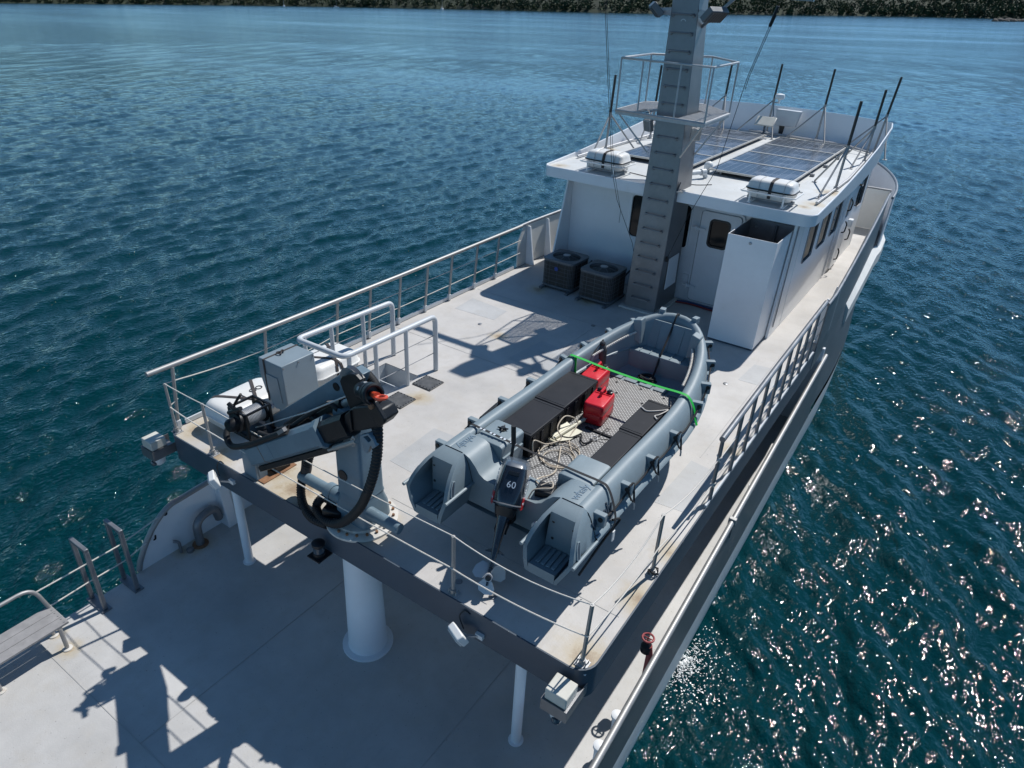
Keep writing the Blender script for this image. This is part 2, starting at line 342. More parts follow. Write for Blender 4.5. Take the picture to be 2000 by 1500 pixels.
# ------------------------------------------------------------------ sea, shore
def ray(px, py): return (rt*((px-1000)/FPX) - up*((py-750)/FPX) + fwd)
SEAN = ray(2000, 17).cross(ray(0, -12)).normalized()
if SEAN.z < 0: SEAN = -SEAN
SEA0 = Vector((0, 2, -3.8))
def sea_pt(px, py):
    d = ray(px, py); return CAMP + d*((SEA0-CAMP).dot(SEAN)/d.dot(SEAN))
SEAQ = Vector((0,0,1)).rotation_difference(SEAN); SEAM = Matrix.Translation(SEA0) @ SEAQ.to_matrix().to_4x4(); SEAI = SEAM.inverted()
def build_sea():
    c = SEAI @ CAMP; vd = SEAI.to_3x3() @ fwd; va = math.atan2(vd.y, vd.x)
    th = np.concatenate([np.linspace(-R(60), R(60), 1000), np.linspace(R(60), 2*math.pi-R(60), 70)[1:-1]])+va
    rr = np.concatenate([[.5], np.geomspace(3.5, 200, 720), np.geomspace(200, 2600, 110)[1:]])
    A, B = np.meshgrid(th, rr); X = c.x+B*np.cos(A); Y = c.y+B*np.sin(A); Z = np.zeros_like(X)
    cell = B*np.where(B < 200, .0056, .0235)
    wd = R(200)
    for i in range(100):
        lam = 0.25*(10**(rng.random()**1.35)); k = 2*math.pi/lam; a = wd+rng.normal(0, .55)
        if i >= 80: lam = 4.0*2.6**rng.random(); k = 2*math.pi/lam; a = wd+rng.normal(0, .4)
        ph = rng.random()*6.28
        amp = (.0068*lam**.70 if i < 80 else .0010*lam)*np.clip((lam/cell-2.2)/2.5, 0, 1)
        gust = .8+.4*np.sin(X*.021+Y*.013+i)*np.sin(Y*.017-X*.008+i*2)
        w = np.sin(k*(X*math.cos(a)+Y*math.sin(a))+ph+.6*np.sin(.31*(X*math.sin(a)-Y*math.cos(a))+i))
        Z += amp*gust*(w+.25*np.cos(2*np.arcsin(np.clip(w, -1, 1))))
    chop = np.clip(.045+.07*(1-np.exp(-np.maximum(B-18, 0)/110)), 0, .3).astype(np.float32)
    nr, na = X.shape; co = np.stack([X, Y, Z], -1).reshape(-1, 3).astype(np.float32)
    i, j = np.meshgrid(np.arange(nr-1), np.arange(na), indexing='ij'); j2 = (j+1) % na
    q = np.stack([i*na+j, i*na+j2, (i+1)*na+j2, (i+1)*na+j], -1).reshape(-1, 4).astype(np.int32)
    me = bpy.data.meshes.new('sea'); me.vertices.add(len(co)); me.vertices.foreach_set('co', co.ravel())
    me.loops.add(q.size); me.loops.foreach_set('vertex_index', q.ravel()); me.polygons.add(len(q))
    me.polygons.foreach_set('loop_start', np.arange(0, q.size, 4, dtype=np.int32)); me.polygons.foreach_set('loop_total', np.full(len(q), 4, np.int32))
    me.update(calc_edges=True); me.polygons.foreach_set('use_smooth', np.ones(len(q), bool))
    me.flip_normals() if me.polygons[len(q)//2].normal.z < 0 else None
    at_ = me.attributes.new('chop', 'FLOAT', 'POINT'); at_.data.foreach_set('value', chop.ravel())
    me.materials.append(MATS['sea_water'])
    o = bpy.data.objects.new('sea', me); COL.objects.link(o); o.matrix_world = SEAM; structure(o, 'rippled teal sea glittering to starboard')
build_sea()
def shore():
    # the far bank: pixel samples of its waterline give its true distance on the sea plane
    px = [-500, -200, 0, 300, 600, 900, 1200, 1500, 1750, 1950, 2150, 2500]; py = [-1, 3.5, 6, 8.6, 12.2, 18, 25, 28.6, 32, 36, 39.5, 44]
    base = [SEAI @ sea_pt(a, b) for a, b in zip(px, py)]
    line = bez(base, 10)
    m = M(); c = SEAI @ CAMP; rows = []
    for t, (d, h) in enumerate(((-3, -1.5), (3, 1.5), (25, 8), (60, 17), (140, 26), (260, 34))):
        row = []
        for i, p in enumerate(line):
            out = Vector((p.x-c.x, p.y-c.y, 0)).normalized()
            q = Vector((p.x, p.y, 0))+out*d; hh = h*(1+.35*mnoise.noise((i*.23, t*.7, 3.1))) if h > 0 else h
            row.append(SEAM @ Vector((q.x, q.y, hh)))
        rows.append(row)
    m.rings(rows, cap=False, closed=False)
    structure(m.obj('hillside', 'hill', fix=False), 'wooded bank along the far side of the bay')
    # trees on the bank: one mass of leaf clumps
    vs, fs = [], []
    for i in range(len(line)*34):
        s = random.random()*(len(line)-1.001); k = int(s); p = line[k].lerp(line[k+1], s-k)
        out = Vector((p.x-c.x, p.y-c.y, 0)).normalized(); dd = (random.random()**1.5)*85+2
        gh = 1.5+dd*.22 if dd > 3 else 1.0
        H = random.uniform(4.5, 10); Wd = H*random.uniform(.35, .6); bs = Vector((p.x, p.y, 0))+out*dd
        for q in range(26):
            a = random.random()*6.28; z = random.random(); rad = Wd*math.sqrt(max(0, 1-(2*z-1)**2))*random.uniform(.45, 1.05)
            ctr = bs+Vector((math.cos(a)*rad, math.sin(a)*rad, gh+H*(.12+.88*z)-1.5)); sz = random.uniform(.6, 1.5)
            u = Vector((random.gauss(0,1), random.gauss(0,1), random.gauss(0,.6))).normalized(); w = u.orthogonal().normalized(); w = Quaternion(u, random.random()*6.28) @ w; x = u.cross(w)
            o = len(vs); vs += [SEAM @ (ctr+w*sz), SEAM @ (ctr+x*sz*.8), SEAM @ (ctr-w*sz), SEAM @ (ctr-x*sz*.8)]; fs.append((o, o+1, o+2, o+3))
    mm = M(); mm.v = vs; mm.f = fs; o = mm.obj('forest', 'foliage', smooth=False, fix=False); o['kind'] = 'stuff'; o['label'] = 'dark green trees crowding the far bank'
    # boulders at the water's edge (starboard-side point)
    m = M()
    for i in range(46):
        p = SEAI @ sea_pt(random.uniform(1940, 2090), 41+random.uniform(-1.2, 1.2)); r = random.uniform(.8, 3.2)
        ring = []
        for h, f in ((-1, 1.1), (.35, 1.0), (.75, .7), (1.05, .25)):
            ring.append([SEAM @ (Vector((p.x, p.y, 0))+Vector((math.cos(a*.9)*r*f*random.uniform(.75,1.2), math.sin(a*.9)*r*f*random.uniform(.75,1.2), r*.7*h))) for a in range(7)])
        m.rings(ring)
    o = m.obj('shore_rocks', 'rock', smooth=False); o['kind'] = 'stuff'; o['label'] = 'brown rocks at the water line of the far bank'
shore()
def sailboat(px, py, L, label, hd):
    p = sea_pt(px, py); t = thing('sailboat', label, 'sailboat', p, 'sailboats anchored off the far bank'); Q = SEAQ.to_matrix() @ Matrix.Rotation(hd, 3, 'Z')
    def w(x, y, z): return p + Q @ Vector((x, y, z))
    m = M(); rs = []
    for u, b, zt in ((-.5,.13,.11),(-.3,.16,.1),(0,.17,.1),(.3,.11,.12),(.5,.01,.15)):
        rs.append([w(u*L, -b*L, zt*L), w(u*L, -b*L*.75, -.04*L), w(u*L, b*L*.75, -.04*L), w(u*L, b*L, zt*L)])
    m.rings(rs).obj('hull', 'white', t)
    M().cyl(w(.05*L, 0, .1*L), w(.05*L, 0, 1.35*L), .012*L, n=6).obj('mast', 'panel_frame', t)
    M().cyl(w(.05*L, 0, .28*L), w(-.4*L, 0, .27*L), .022*L, n=6).obj('boom', 'white', t)
    m = M(); m.box(-.25*L, .12*L, -.09*L, .09*L, .1*L, .16*L, Matrix.Translation(p) @ Q.to_4x4()); m.obj('cabin', 'white', t)
sailboat(555, 12.6, 8.6, 'small white sailboat anchored by the far bank, leftmost of three', 2.4)
sailboat(657, 14.6, 6.6, 'smallest white sailboat by the far bank, the middle one of three', .6)
sailboat(864, 18.2, 8.6, 'white sailboat by the far bank nearest the mast', 2.0)
# ------------------------------------------------------------------ the ship: hull, decks, bulwarks
LD = -2.3
ship = thing('ship', 'white and grey steel workboat with two white painted decks', 'ship', (0, 4, LD))
def bx(y): return 3.80-.015*max(0, min(y, 11))        # bulwark half beam
def bz(y): return -1.42+.060*max(0, min(y, 11))       # bulwark cap height
def hullbeam(y):
    if y < 12: return 1.0
    t = (y-12)/15.0; return max(.02, (1-t**2.3))
# white underwater and topside strake
rs = []
for y in list(np.linspace(-13, 12, 14))+list(np.linspace(13, 27, 15)):
    k = hullbeam(y); w = bx(y); prof = [(.02, -6.0), (.62*k, -5.9), (.9*k, -4.9), (.965*k, -3.8), (.985*k, -3.2), (1.0*k, -2.36), (1.0*k, -2.325)]
    pr = [(w*a, z) for a, z in prof]
    rs.append([(x, y, z) for x, z in reversed(pr)]+[(-x, y, z) for x, z in pr])
M().rings(rs, cap=False, closed=False).obj('hull', 'cream', ship, ang=25)
def bulwark(s):
    rs = []
    ys = ([-.85,-.8,-.7,-.6,-.5,-.4,-.3,-.2,-.1,0]+list(np.linspace(.5, 11, 22))) if s < 0 else list(np.linspace(-13, 11, 40))
    cap = []
    for y in ys:
        zt = bz(y)
        if s < 0 and y < 0: u = (y+.85)/.85; zt = LD+.01+(bz(0)-LD)*math.sin(u*math.pi/2)**.75
        x = s*bx(y); a, b = x-.012, x+.012
        zb = min(-2.33, zt-.01)
        rs.append([(a, y, zb), (a, y, zt), (b, y, zt), (b, y, zb)]); cap.append((x, y, zt+.02))
    o = M().rings(rs).obj('bulwark', 'white' if s < 0 else 'hull_grey', ship)
    M().tube(cap, .045, 10).obj('cap_rail', 'steel', ship)
    return o
bulwark(-1); bulwark(1)
# white inner lining of the starboard bulwark
m = M(); rs = []
for y in np.linspace(-13, 11, 20):
    x = bx(y)-.0155; rs.append([(x-.004, y, LD), (x-.004, y, bz(y)-.02), (x, y, bz(y)-.02), (x, y, LD)])
m.rings(rs).obj('bulwark_lining', 'white', ship)
# bulwark stiffeners on the port side
for y in (.72, 2.6, 4.6): M().prism([(-3.785, LD), (-3.55, LD), (-3.66, -1.5), (-3.785, -1.47)], y-.09, y+.09).obj('bulwark_rib', 'white', ship, bevel=.01)
# lower deck sheet
m = M(); pts = [(-3.79, -13), (3.79, -13), (3.79, 0), (3.64, 11), (-3.64, 11), (-3.79, 0)]
m.prism(pts, LD-.03, LD, 'xy').obj('lower_deck', 'lower_deck', ship)
for a in ((-3.6, -1.72, 3.78, -2.9), (-1.9, 0.0, 3.7, 0.0)): pass
# weld seams on the lower deck
for (x0, y0, x1, y1) in ((-3.75,-2.45,3.7,-2.45), (-1.1,-2.45,-1.1,3.0), (1.9,-9,1.9,3.0)):
    M().beam((x0, y0, LD+.002), (x1, y1, LD+.002), .012, .006).obj('weld_seam', 'seam', ship)
# deckhouse below the upper deck
M().box(-2.75, 2.75, 3.2, 11, LD+.004, -.43).obj('deckhouse', 'white', ship)
M().box(-3.62, -2.76, 10.6, 10.7, LD+.004, -.43).obj('bulkhead', 'white', ship)
M().box(2.76, 3.62, 10.6, 10.7, LD+.004, -.43).obj('bulkhead', 'white', ship)
# upper deck with the stair opening
HX0, HX1, HY0, HY1 = -2.62, -1.83, 1.76, 3.66
UDX = 3.6
def udx(y): return UDX if y < 10 else UDX-.045*(y-10)-.001*(y-10)**2
def deck_outline():
    o = []
    for k in range(7):
        a = R(180+15*k); o.append((-UDX+.22+.22*math.cos(a), .22+.22*math.sin(a)))
    for k in range(7):
        a = R(270+15*k); o.append((UDX-.22+.22*math.cos(a), .22+.22*math.sin(a)))
    for y in (6, 10, 12, 14, 16, 18, 20): o.append((udx(y), y))
    for y in (20, 18, 16, 14, 12, 10, 6): o.append((-udx(y), y))
    return o
OUT = deck_outline()
vs, fs = plate_mesh(OUT, [[(HX0, HY0), (HX1, HY0), (HX1, HY1), (HX0, HY1)]], .02)
M().add([v+Vector((0,0,-.01)) for v in vs], fs).obj('upper_deck', 'deck', ship, smooth=False)
# dark edge band round the deck
m = M(); k = len(OUT)
for side in (0,):
    ring0 = [(x*1.0, y, 0.0) for x, y in OUT]
m.rings([[(x+(.006 if x > 0 else -.006), y-(.006 if y < 1 else 0), -.42) for x, y in OUT], [(x+(.006 if x > 0 else -.006), y-(.006 if y < 1 else 0), .012) for x, y in OUT]], cap=False)
m.rings([[(x*.996, y+(.012 if y < 1 else 0), .012) for x, y in OUT], [(x*.996, y+(.012 if y < 1 else 0), -.42) for x, y in OUT]], cap=False)
n0 = 0
for i in range(k): j = (i+1) % k; m.f.append((k+i, k+j, 2*k+j, 2*k+i))
m.obj('deck_edge', 'fascia', ship, fix=False, ang=30)
vs, fs = plate_mesh([(-3.55,.05),(3.55,.05),(3.55,3.2),(-3.55,3.2)], [[(HX0-.04, HY0-.04), (HX1+.04, HY0-.04), (HX1+.04, 3.19), (HX0-.04, 3.19)]], .01)
M().add([v+Vector((0,0,-.055)) for v in vs], fs).obj('deck_underside', 'white', ship, smooth=False)
# stair well below the opening
m = M()
m.box(HX0-.03, HX0, HY0-.03, HY1+.03, -.5, -.022); m.box(HX1, HX1+.03, HY0-.03, HY1+.03, -.5, -.022); m.box(HX0, HX1, HY1, HY1+.03, -.5, -.022); m.box(HX0, HX1, HY0-.03, HY0, -.42, -.022); m.box(HX0, HX1, 2.82, HY1, -.52, -.48)
m.obj('stair_well', 'pale_grey', ship)
for i in range(6): M().box(HX0+.06, HX1-.06, 2.80-.10*(i+1), 2.80-.10*i+.08, -.80-.26*i, -.77-.26*i).obj('stair_tread', 'dull_steel', ship)
# low coaming along the port edge
M().box(-3.603, -3.575, .3, 9.2, .013, .085).obj('toe_plate', 'pale_grey', ship)
M().box(3.575, 3.603, 3.3, 9.2, .013, .055).obj('toe_plate', 'pale_grey', ship)
# weld seams and pad eyes on the upper deck
for (x0, y0, x1, y1) in ((-3.5,4.9,.3,4.9),(-3.5,7.6,.0,7.6),(-.4,4.9,-.4,7.6),(.1,.9,3.5,.9),(3.1,4.4,3.1,9)):
    M().beam((x0, y0, .001), (x1, y1, .001), .01, .005).obj('weld_seam', 'seam', ship)
for (x, y) in ((-.45,7.55),(2.62,6.9),(-2.3,6.1),(2.2,-.9e0+1.2),(1.75,.25),(-3.1,5.6)): M().lathe((x, y, .001), [(.045,0),(.045,.008),(.03,.014),(.012,.014)], 12).obj('pad_eye', 'dull_steel', ship)
for q in ([(2.98,3.0),(3.42,3.05),(3.40,4.2),(3.02,4.25)], [(-1.0,5.2),(.2,5.15),(.25,6.2),(-.9,6.25)], [(-3.2,6.4),(-2.2,6.45),(-2.25,7.0),(-3.25,7.1)], [(2.75,7.2),(3.45,7.25),(3.4,8.1),(2.8,8.0)], [(-.5,1.5),(.5,1.45),(.45,2.6),(-.55,2.55)]): M().prism(q, .0005, .0022, 'xy').obj('paint_patch', 'deck_patch', ship)
# deck pillars
M().lathe((.05, .32, LD), [(.36,0),(.36,.03),(.28,.034),(.275,.05),(.235,1.86)], 32).obj('pillar', 'white', ship)
for x in (-2.63, 2.63): M().lathe((x, .33, LD), [(.10,0),(.10,.012),(.068,.014),(.068,1.86)], 16).obj('pillar', 'white', ship)
# upper bulwark plates forward, port and starboard, and the breakwater
for s in (-1, 1):
    rs = []; y0 = 9.35
    for y in np.concatenate([[y0, y0+.25], np.linspace(10, 19.6, 16)]):
        x = s*(udx(y)+.0); zt = 1.02+.012*(y-9.3); t = max(0, min(1, (y-y0)/.25)); rs.append([(x-.012, y, -.415), (x-.012, y, zt-(1-t)*.35*(1 if s < 0 else .0)), (x+.012, y, zt-(1-t)*.35*(1 if s < 0 else 0)), (x+.012, y, -.415)])
    M().rings(rs).obj('upper_bulwark', 'cream' if s < 0 else 'hull_grey', ship)
    if s > 0:
        rs = [[(x-.02, y, .015), (x-.02, y, 1.0+.012*(y-9.3)), (x-.014, y, 1.0+.012*(y-9.3)), (x-.014, y, .015)] for y in np.linspace(9.4, 19.6, 16) for x in (udx(y),)]
        M().rings(rs).obj('upper_bulwark_lining', 'cream', ship)
    rs = []
    for y in list(np.linspace(10.7, 19.6, 14))+[21, 22.5, 24, 25.5, 26.6]:      # hull plating between the two decks
        k = hullbeam(y); a = s*bx(11)*k; b = s*(udx(y) if y < 19.6 else max(.02, 3.12*(1-((y-19.6)/7.0)**2.2))); rs.append([(a, y, -2.13), (b, y, -.43), (b-s*.02, y, -.43), (a-s*.03, y, -2.13)])
    M().rings(rs).obj('hull_plating', 'hull_grey', ship)
    rs = []
    for y in list(np.linspace(13.8, 19.6, 10))+[21, 22.5, 24, 25.5, 26.6]:      # white bow flare standing proud of the plating
        b = s*(udx(y) if y < 19.6 else max(.02, 3.12*(1-((y-19.6)/7.0)**2.2))); a = s*bx(11)*hullbeam(y); f = s*(.10+.10*min(1, (y-13.8)/6)); rs.append([(b+s*.003, y, -.46), (b+f, y, -.60), (b+f*1.05, y, -.95), (b+s*.003, y, -1.05)])
    M().rings(rs).obj('bow_flare', 'cream', ship, ang=25)
    for y in (9.75, 10.6): M().prism([(s*3.585, .012), (s*3.35, .012), (s*3.5, .98), (s*3.585, .98)], y-.02, y+.02).obj('bulwark_bracket', 'white', ship)
    M().tube([(s*udx(y), y, 1.03+.012*(y-9.3)) for y in np.linspace(9.3, 19.6, 18)], .035, 8).obj('upper_cap_rail', 'dull_steel', ship)
M().prism([(-3.0, .013), (3.02, .013), (3.1, 1.22), (-3.1, 1.22)], 19.55, 19.59).obj('breakwater', 'cream', ship)
M().tube([(-3.1, 19.57, 1.24), (3.1, 19.57, 1.24)], .03, 8).obj('upper_cap_rail', 'dull_steel', ship)
# bow bulwark beyond the breakwater
for s in (-1, 1):
    rs = []
    for i in range(14):
        t = i/13; y = 19.6+6.6*t; x = s*(3.15*(1-t**2.2)+.03); zt = 1.0+.35*t; rs.append([(x-.015, y, -.55), (x, y, zt), (x+.03*s, y, zt), (x+.02, y, -.55)])
    M().rings(rs).obj('bow_bulwark', 'white', ship)
    M().tube([(s*(3.15*(1-(i/13)**2.2)+.03), 19.6+6.6*i/13, 1.03+.35*i/13) for i in range(14)], .04, 8).obj('upper_cap_rail', 'dull_steel', ship)
M().prism([(-3.0, 19.6), (3.0, 19.6), (2.5, 23.3), (0, 26), (-2.5, 23.3)], -.2, -.17, 'xy').obj('foredeck', 'deck', ship)
# alley fittings on the starboard lower deck
def bollard(y, label):
    x = bx(y)-.12; t = thing('bollard', label, 'bollard', (x, y, LD), 'white bollards along the starboard bulwark')
    M().lathe((x, y, LD), [(.09,0),(.09,.02),(.055,.025),(.055,.58),(.075,.59),(.075,.63),(.05,.645)], 20).obj('post', 'white', t)
bollard(.98, 'short white bollard by the bulwark near the red hydrant wheel'); bollard(.5, 'short white bollard closest to the bottom edge of the picture'); bollard(6.6, 'grey topped bollard by the bulwark under the starboard railing')
t = thing('hydrant_valve', 'red fire hydrant valve with pink handwheel inside the starboard bulwark', 'valve', (3.6, 1.85, LD))
M().tube([(3.66,1.85,LD),(3.66,1.85,-1.45),(3.63,1.85,-1.3)], .045, 10).obj('pipe', 'red_dull', t)
M().lathe((3.6,1.85,-1.36), [(.05,-.08),(.075,-.05),(.075,.05),(.035,.09),(.035,.16)], 14).obj('valve_body', 'black_steel', t)
m = M(); m.tube([(3.6+.075*math.cos(a*.3927), 1.85+.075*math.sin(a*.3927), -1.17) for a in range(16)], .014, 8, True)
for a in range(4): m.cyl((3.6,1.85,-1.17), (3.6+.075*math.cos(a*1.571), 1.85+.075*math.sin(a*1.571), -1.17), .008, n=6)
m.obj('handwheel', 'red_dull', t)
# bulwark gate latch
t = thing('gate_latch', 'steel clamp on the starboard cap rail', 'clamp', (bx(4.7), 4.7, bz(4.7)))
M().box(bx(4.7)-.06, bx(4.7)+.06, 4.66, 4.74, bz(4.7)-.04, bz(4.7)+.085).obj('clamp', 'steel', t, bevel=.01)
M().box(bx(4.7)+.0125, bx(4.7)+.03, 4.68, 4.72, bz(4.7)-.3, bz(4.7)-.041).obj('strap', 'dull_steel', t)
# discharge splash beside the hull: loose foam flakes on the water
m = M(); fc = SEAI @ sea_pt(1335, 1300)
for i in range(900):
    a = random.random()*6.28; r = abs(random.gauss(0, .42)); p = V3(fc.x+math.cos(a)*r*.7+.25*r, fc.y+math.sin(a)*r*1.3, random.uniform(.02, .09)); z = random.uniform(.006, .02)
    m.add([SEAM @ (p+V3(z*math.cos(q*2.09+a), z*math.sin(q*2.09+a), random.uniform(-.008,.008))) for q in range(3)], [(0,1,2)])
o = m.obj('foam', 'plastic_white', smooth=False, fix=False); o['kind'] = 'stuff'; o['label'] = 'white splash of discharge water beside the starboard hull'
# ------------------------------------------------------------------ wheelhouse
WY = 10.17; RZ = 2.6
wh = thing('wheelhouse', 'white wheelhouse with flat roof, raised front parapet and dark windows', 'wheelhouse', (0, 14, 0))
def wall_plate(T, outer, holes, name, mat, th=.06):
    vs, fs = plate_mesh(outer, holes, th); return M().add([T @ v for v in vs], fs).obj(name, mat, wh, smooth=False)
def rr_at(cx, cy, w, h, r): return [(cx+a, cy+b) for a, b in rrect(w, h, r)]
Ta = frame((0, WY+.03, 0), (1,0,0), (0,0,1))             # aft wall: x, z
AW = [(-.62, 1.66, .92, .94), (.10, 1.66, .44, .94)]      # aft windows (one each side of the mast)
wall_plate(Ta, [(-2.7, .003), (2.66, .003), (2.66, 2.44), (-2.7, 2.44)], [rr_at(*w, .09) for w in AW], 'wall', 'white')
def window(T, cx, cy, w, h, r=.09, name='window', fr='white', fw=.035, pr=.02, parent=None):
    vs, fs = plate_mesh(rr_at(cx, cy, w+2*fw, h+2*fw, r+fw), [rr_at(cx, cy, w, h, r)], .03)
    f = M().add([T @ (v+Vector((0,0,.03+pr))) for v in vs], fs).obj(name, fr, parent or wh, smooth=False)
    vs, fs = plate_mesh(rr_at(cx, cy, w+.01, h+.01, r), [], .008)
    M().add([T @ (v+Vector((0,0,.015))) for v in vs], fs).obj('pane', 'tinted_glass', f, smooth=False)
    return f
for w in AW: window(Ta, *w)
# starboard and port side walls
Ts = frame((2.63, 0, 0), (0,1,0), (0,0,1))               # y, z ; normal +x
SW = [(11.15, 1.66, .80, .86), (12.40, 1.66, .78, .86), (13.62, 1.66, .7, .86), (16.7, 1.7, .6, .8)]
wall_plate(Ts, [(WY+.065, .003), (17.3, .003), (17.6, 2.44), (WY+.065, 2.44)], [rr_at(*w, .06) for w in SW], 'wall', 'white')
for w in SW: window(Ts, *w, r=.06, fr='gasket', fw=.014, pr=.005)
Tp = frame((-2.67, 0, 0), (0,-1,0), (0,0,1))
wall_plate(Tp, [(-WY-.065, .003), (-17.3, .003), (-17.6, 2.44), (-WY-.065, 2.44)], [], 'wall', 'white')
M().prism([(-2.7, .003), (2.66, .003), (2.66, 2.44), (-2.7, 2.44)], 17.4, 17.46).obj('wall', 'white', wh)
# wing plates carrying the roof overhang aft
M().prism([(9.3, .003), (WY, .003), (WY, 2.44), (9.55, 2.44), (9.5, 2.0)], 2.60, 2.655, 'yz').obj('wing_wall', 'white', wh, bevel=.008)
M().prism([(9.35, .003), (WY, .003), (WY, 2.44), (9.75, 2.44), (9.95, 2.2), (9.9, 2.0)], -2.70, -2.655, 'yz').obj('wing_wall', 'white', wh, bevel=.008)
M().beam((2.668, 9.52, .2), (2.668, 9.62, 2.3), .012, .05, (0,1,0)).obj('gutter_pipe', 'gasket', wh)
# aft door
d = wall_plate(Ta, rr_at(1.01, 1.09, .86, 2.02, .08), [rr_at(1.01, 1.66, .40, .56, .08)], 'door', 'white', .05)
d.location = (0, -.075, 0)
vs, fs = plate_mesh(rr_at(1.01, 1.09, .98, 2.14, .12), [rr_at(1.01, 1.09, .9, 2.06, .09)], .05)
M().add([Ta @ (v+Vector((0,0,.055))) for v in vs], fs).obj('door_frame', 'white', d, smooth=False).location = (0, .075, 0)
vs, fs = plate_mesh(rr_at(1.01, 1.66, .46, .62, .1), [rr_at(1.01, 1.66, .38, .54, .08)], .02)
M().add([Ta @ (v+Vector((0,0,.03))) for v in vs], fs).obj('window_frame', 'black', d, smooth=False)
vs, fs = plate_mesh(rr_at(1.01, 1.66, .41, .57, .08), [], .008)
M().add([Ta @ v for v in vs], fs).obj('pane', 'tinted_glass', d, smooth=False)
M().prism([(.78, .18), (1.24, .18), (1.24, .3), (1.2, 1.15), (.82, 1.15)], WY+.005, WY+.0, 'xz').obj('lower_panel', 'white', d)
for z in (.42, 1.72):
    M().box(.44, .74, WY-.10, WY-.072, z-.025, z+.025).obj('hinge', 'white', d, bevel=.008)
    M().lathe((.53, WY-.09, z-.05), [(.025,0),(.025,.1)], 10).obj('hinge_pin', 'white', d)
M().box(.36, .50, WY-.032, WY-.003, .35, .62).obj('wall_hatch', 'white', wh, bevel=.008)
# side door with dog handles, and fittings on the starboard wall
d = wall_plate(Ts, rr_at(14.9, 1.05, .86, 1.96, .08), [rr_at(14.9, 1.6, .42, .5, .07)], 'door', 'white', .05); d.location = (.055, 0, 0)
vs, fs = plate_mesh(rr_at(14.9, 1.6, .43, .51, .07), [], .008); M().add([Ts @ v for v in vs], fs).obj('pane', 'tinted_glass', d, smooth=False)
for y, z in ((14.4, 1.75), (14.4, 1.2), (14.4, .5), (15.32, 1.7), (15.32, .8)):
    M().tube(fillet([(2.70, y, z-.12), (2.77, y, z-.1), (2.78, y+.03, z+.1), (2.73, y+.05, z+.16)], .05), .016, 8).obj('dog_handle', 'black_steel', d)
M().cyl((2.67, 13.95, .05), (2.70, 14.1, 2.2), .022, n=8).obj('drain_pipe', 'white', wh)
M().box(2.665, 2.80, 15.55, 15.75, .95, 1.15).obj('wall_lamp', 'plastic_white', wh, bevel=.02)
t = thing('hanging_ring', 'black ring hanging on the wheelhouse wall by the side door', 'ring', (2.71, 15.9, 1.7))
M().tube([(2.72, 15.95+.17*math.cos(a*.3927), 1.72+.24*math.sin(a*.3927)) for a in range(16)], .02, 8, True).obj('ring', 'black', t)
M().lathe((2.67,15.95,1.98), [(.03,0),(.03,.05)], 10, (1,0,0)).obj('hook', 'rust', t)
# roof: slab, fascia and parapets
def roof_front(x): return 18.2-.095*x*x
prs = []; N1 = 24
ro = [(-2.93+.25*(1-math.cos(R(a)))-0, 9.19+.25*(1-math.sin(R(a)))) for a in range(0, 91, 15)]
ro = ro+[(2.97-.25*(1-math.sin(R(a))), 9.19+.25*(1-math.cos(R(a)))) for a in range(0, 91, 15)]
ro += [(2.97, 11), (2.95, 13), (2.9, 15), (2.8, 17.0)]+[(x, roof_front(x)) for x in np.linspace(2.72, -2.68, 15)]+[(-2.76, 17.0), (-2.86, 15), (-2.91, 13), (-2.93, 11)]
M().prism(ro, RZ-.15, RZ, 'xy').obj('roof', 'roof_paint', wh, ang=30)
roof = bpy.data.objects['roof']
def off(x, y, d):
    c = Vector((0, 14)); v = Vector((x, y))-c; return (x+d*math.copysign(1, x) if y < 17 else x+d*x/3, y+(d if y > 16.5 else (-d if y < 9.3 else 0)))
ring_lo, ring_hi, ring_ho, ring_li = [], [], [], []
for (x, y) in ro:
    if y < 9.5: h = .02
    elif y < 17.4: h = .02+.72*((y-9.5)/7.9)**1.25
    else: h = .74
    fl = .10*h/.74
    x2, y2 = off(x, y, .012); x3, y3 = off(x, y, .012+fl); x4, y4 = off(x, y, fl-.018); x5, y5 = off(x, y, -.012)
    ring_lo.append((x2, y2, RZ-.19)); ring_hi.append((x3, y3, RZ+h)); ring_ho.append((x4, y4, RZ+h)); ring_li.append((x5, y5, RZ-.01))
M().rings([ring_lo, ring_hi, ring_ho, ring_li], cap=False).obj('parapet', 'white', roof, ang=30)
M().tube([Vector(a).lerp(Vector(b), .5) for a, b in zip(ring_hi, ring_ho)], .016, 6, True).obj('parapet_bead', 'white', roof)
# conduit and cables along the roof edge
M().tube([(-2.78, 10.5, RZ+.05), (-2.8, 13, RZ+.05), (-2.72, 16.5, RZ+.05), (-2.3, 17.5, RZ+.05)], .028, 8).obj('conduit', 'galv', roof)
M().tube([(2.76, 10.2, RZ+.05), (2.8, 13, RZ+.05), (2.62, 16.8, RZ+.05), (1.8, 17.55, RZ+.05), (-1, 17.8, RZ+.05)], .028, 8).obj('conduit', 'galv', roof)
t = thing('drain_pipe_fitting', 'pale grey plastic pipe elbow on the roof beside the mast', 'pipe', (.1, 10.4, RZ))
M().tube(fillet([(-.25, 9.75, RZ+.14), (.22, 10.75, RZ+.14), (.26, 10.83, RZ+.02)], .1), .05, 12).obj('pipe', 'pale_grey', t)
M().lathe((.22, 10.72, RZ+.14), [(.07,-.06),(.07,.06)], 14, (.42,.9,0)).obj('elbow', 'pale_grey', t)
t = thing('roof_sensor', 'small white dome sensor between the two solar arrays', 'sensor', (.05, 11.45, RZ))
M().lathe((.08, 11.45, RZ), [(.04,0),(.04,.06),(.1,.07),(.1,.17),(.07,.22),(.02,.24)], 18).obj('dome', 'plastic_white', t)
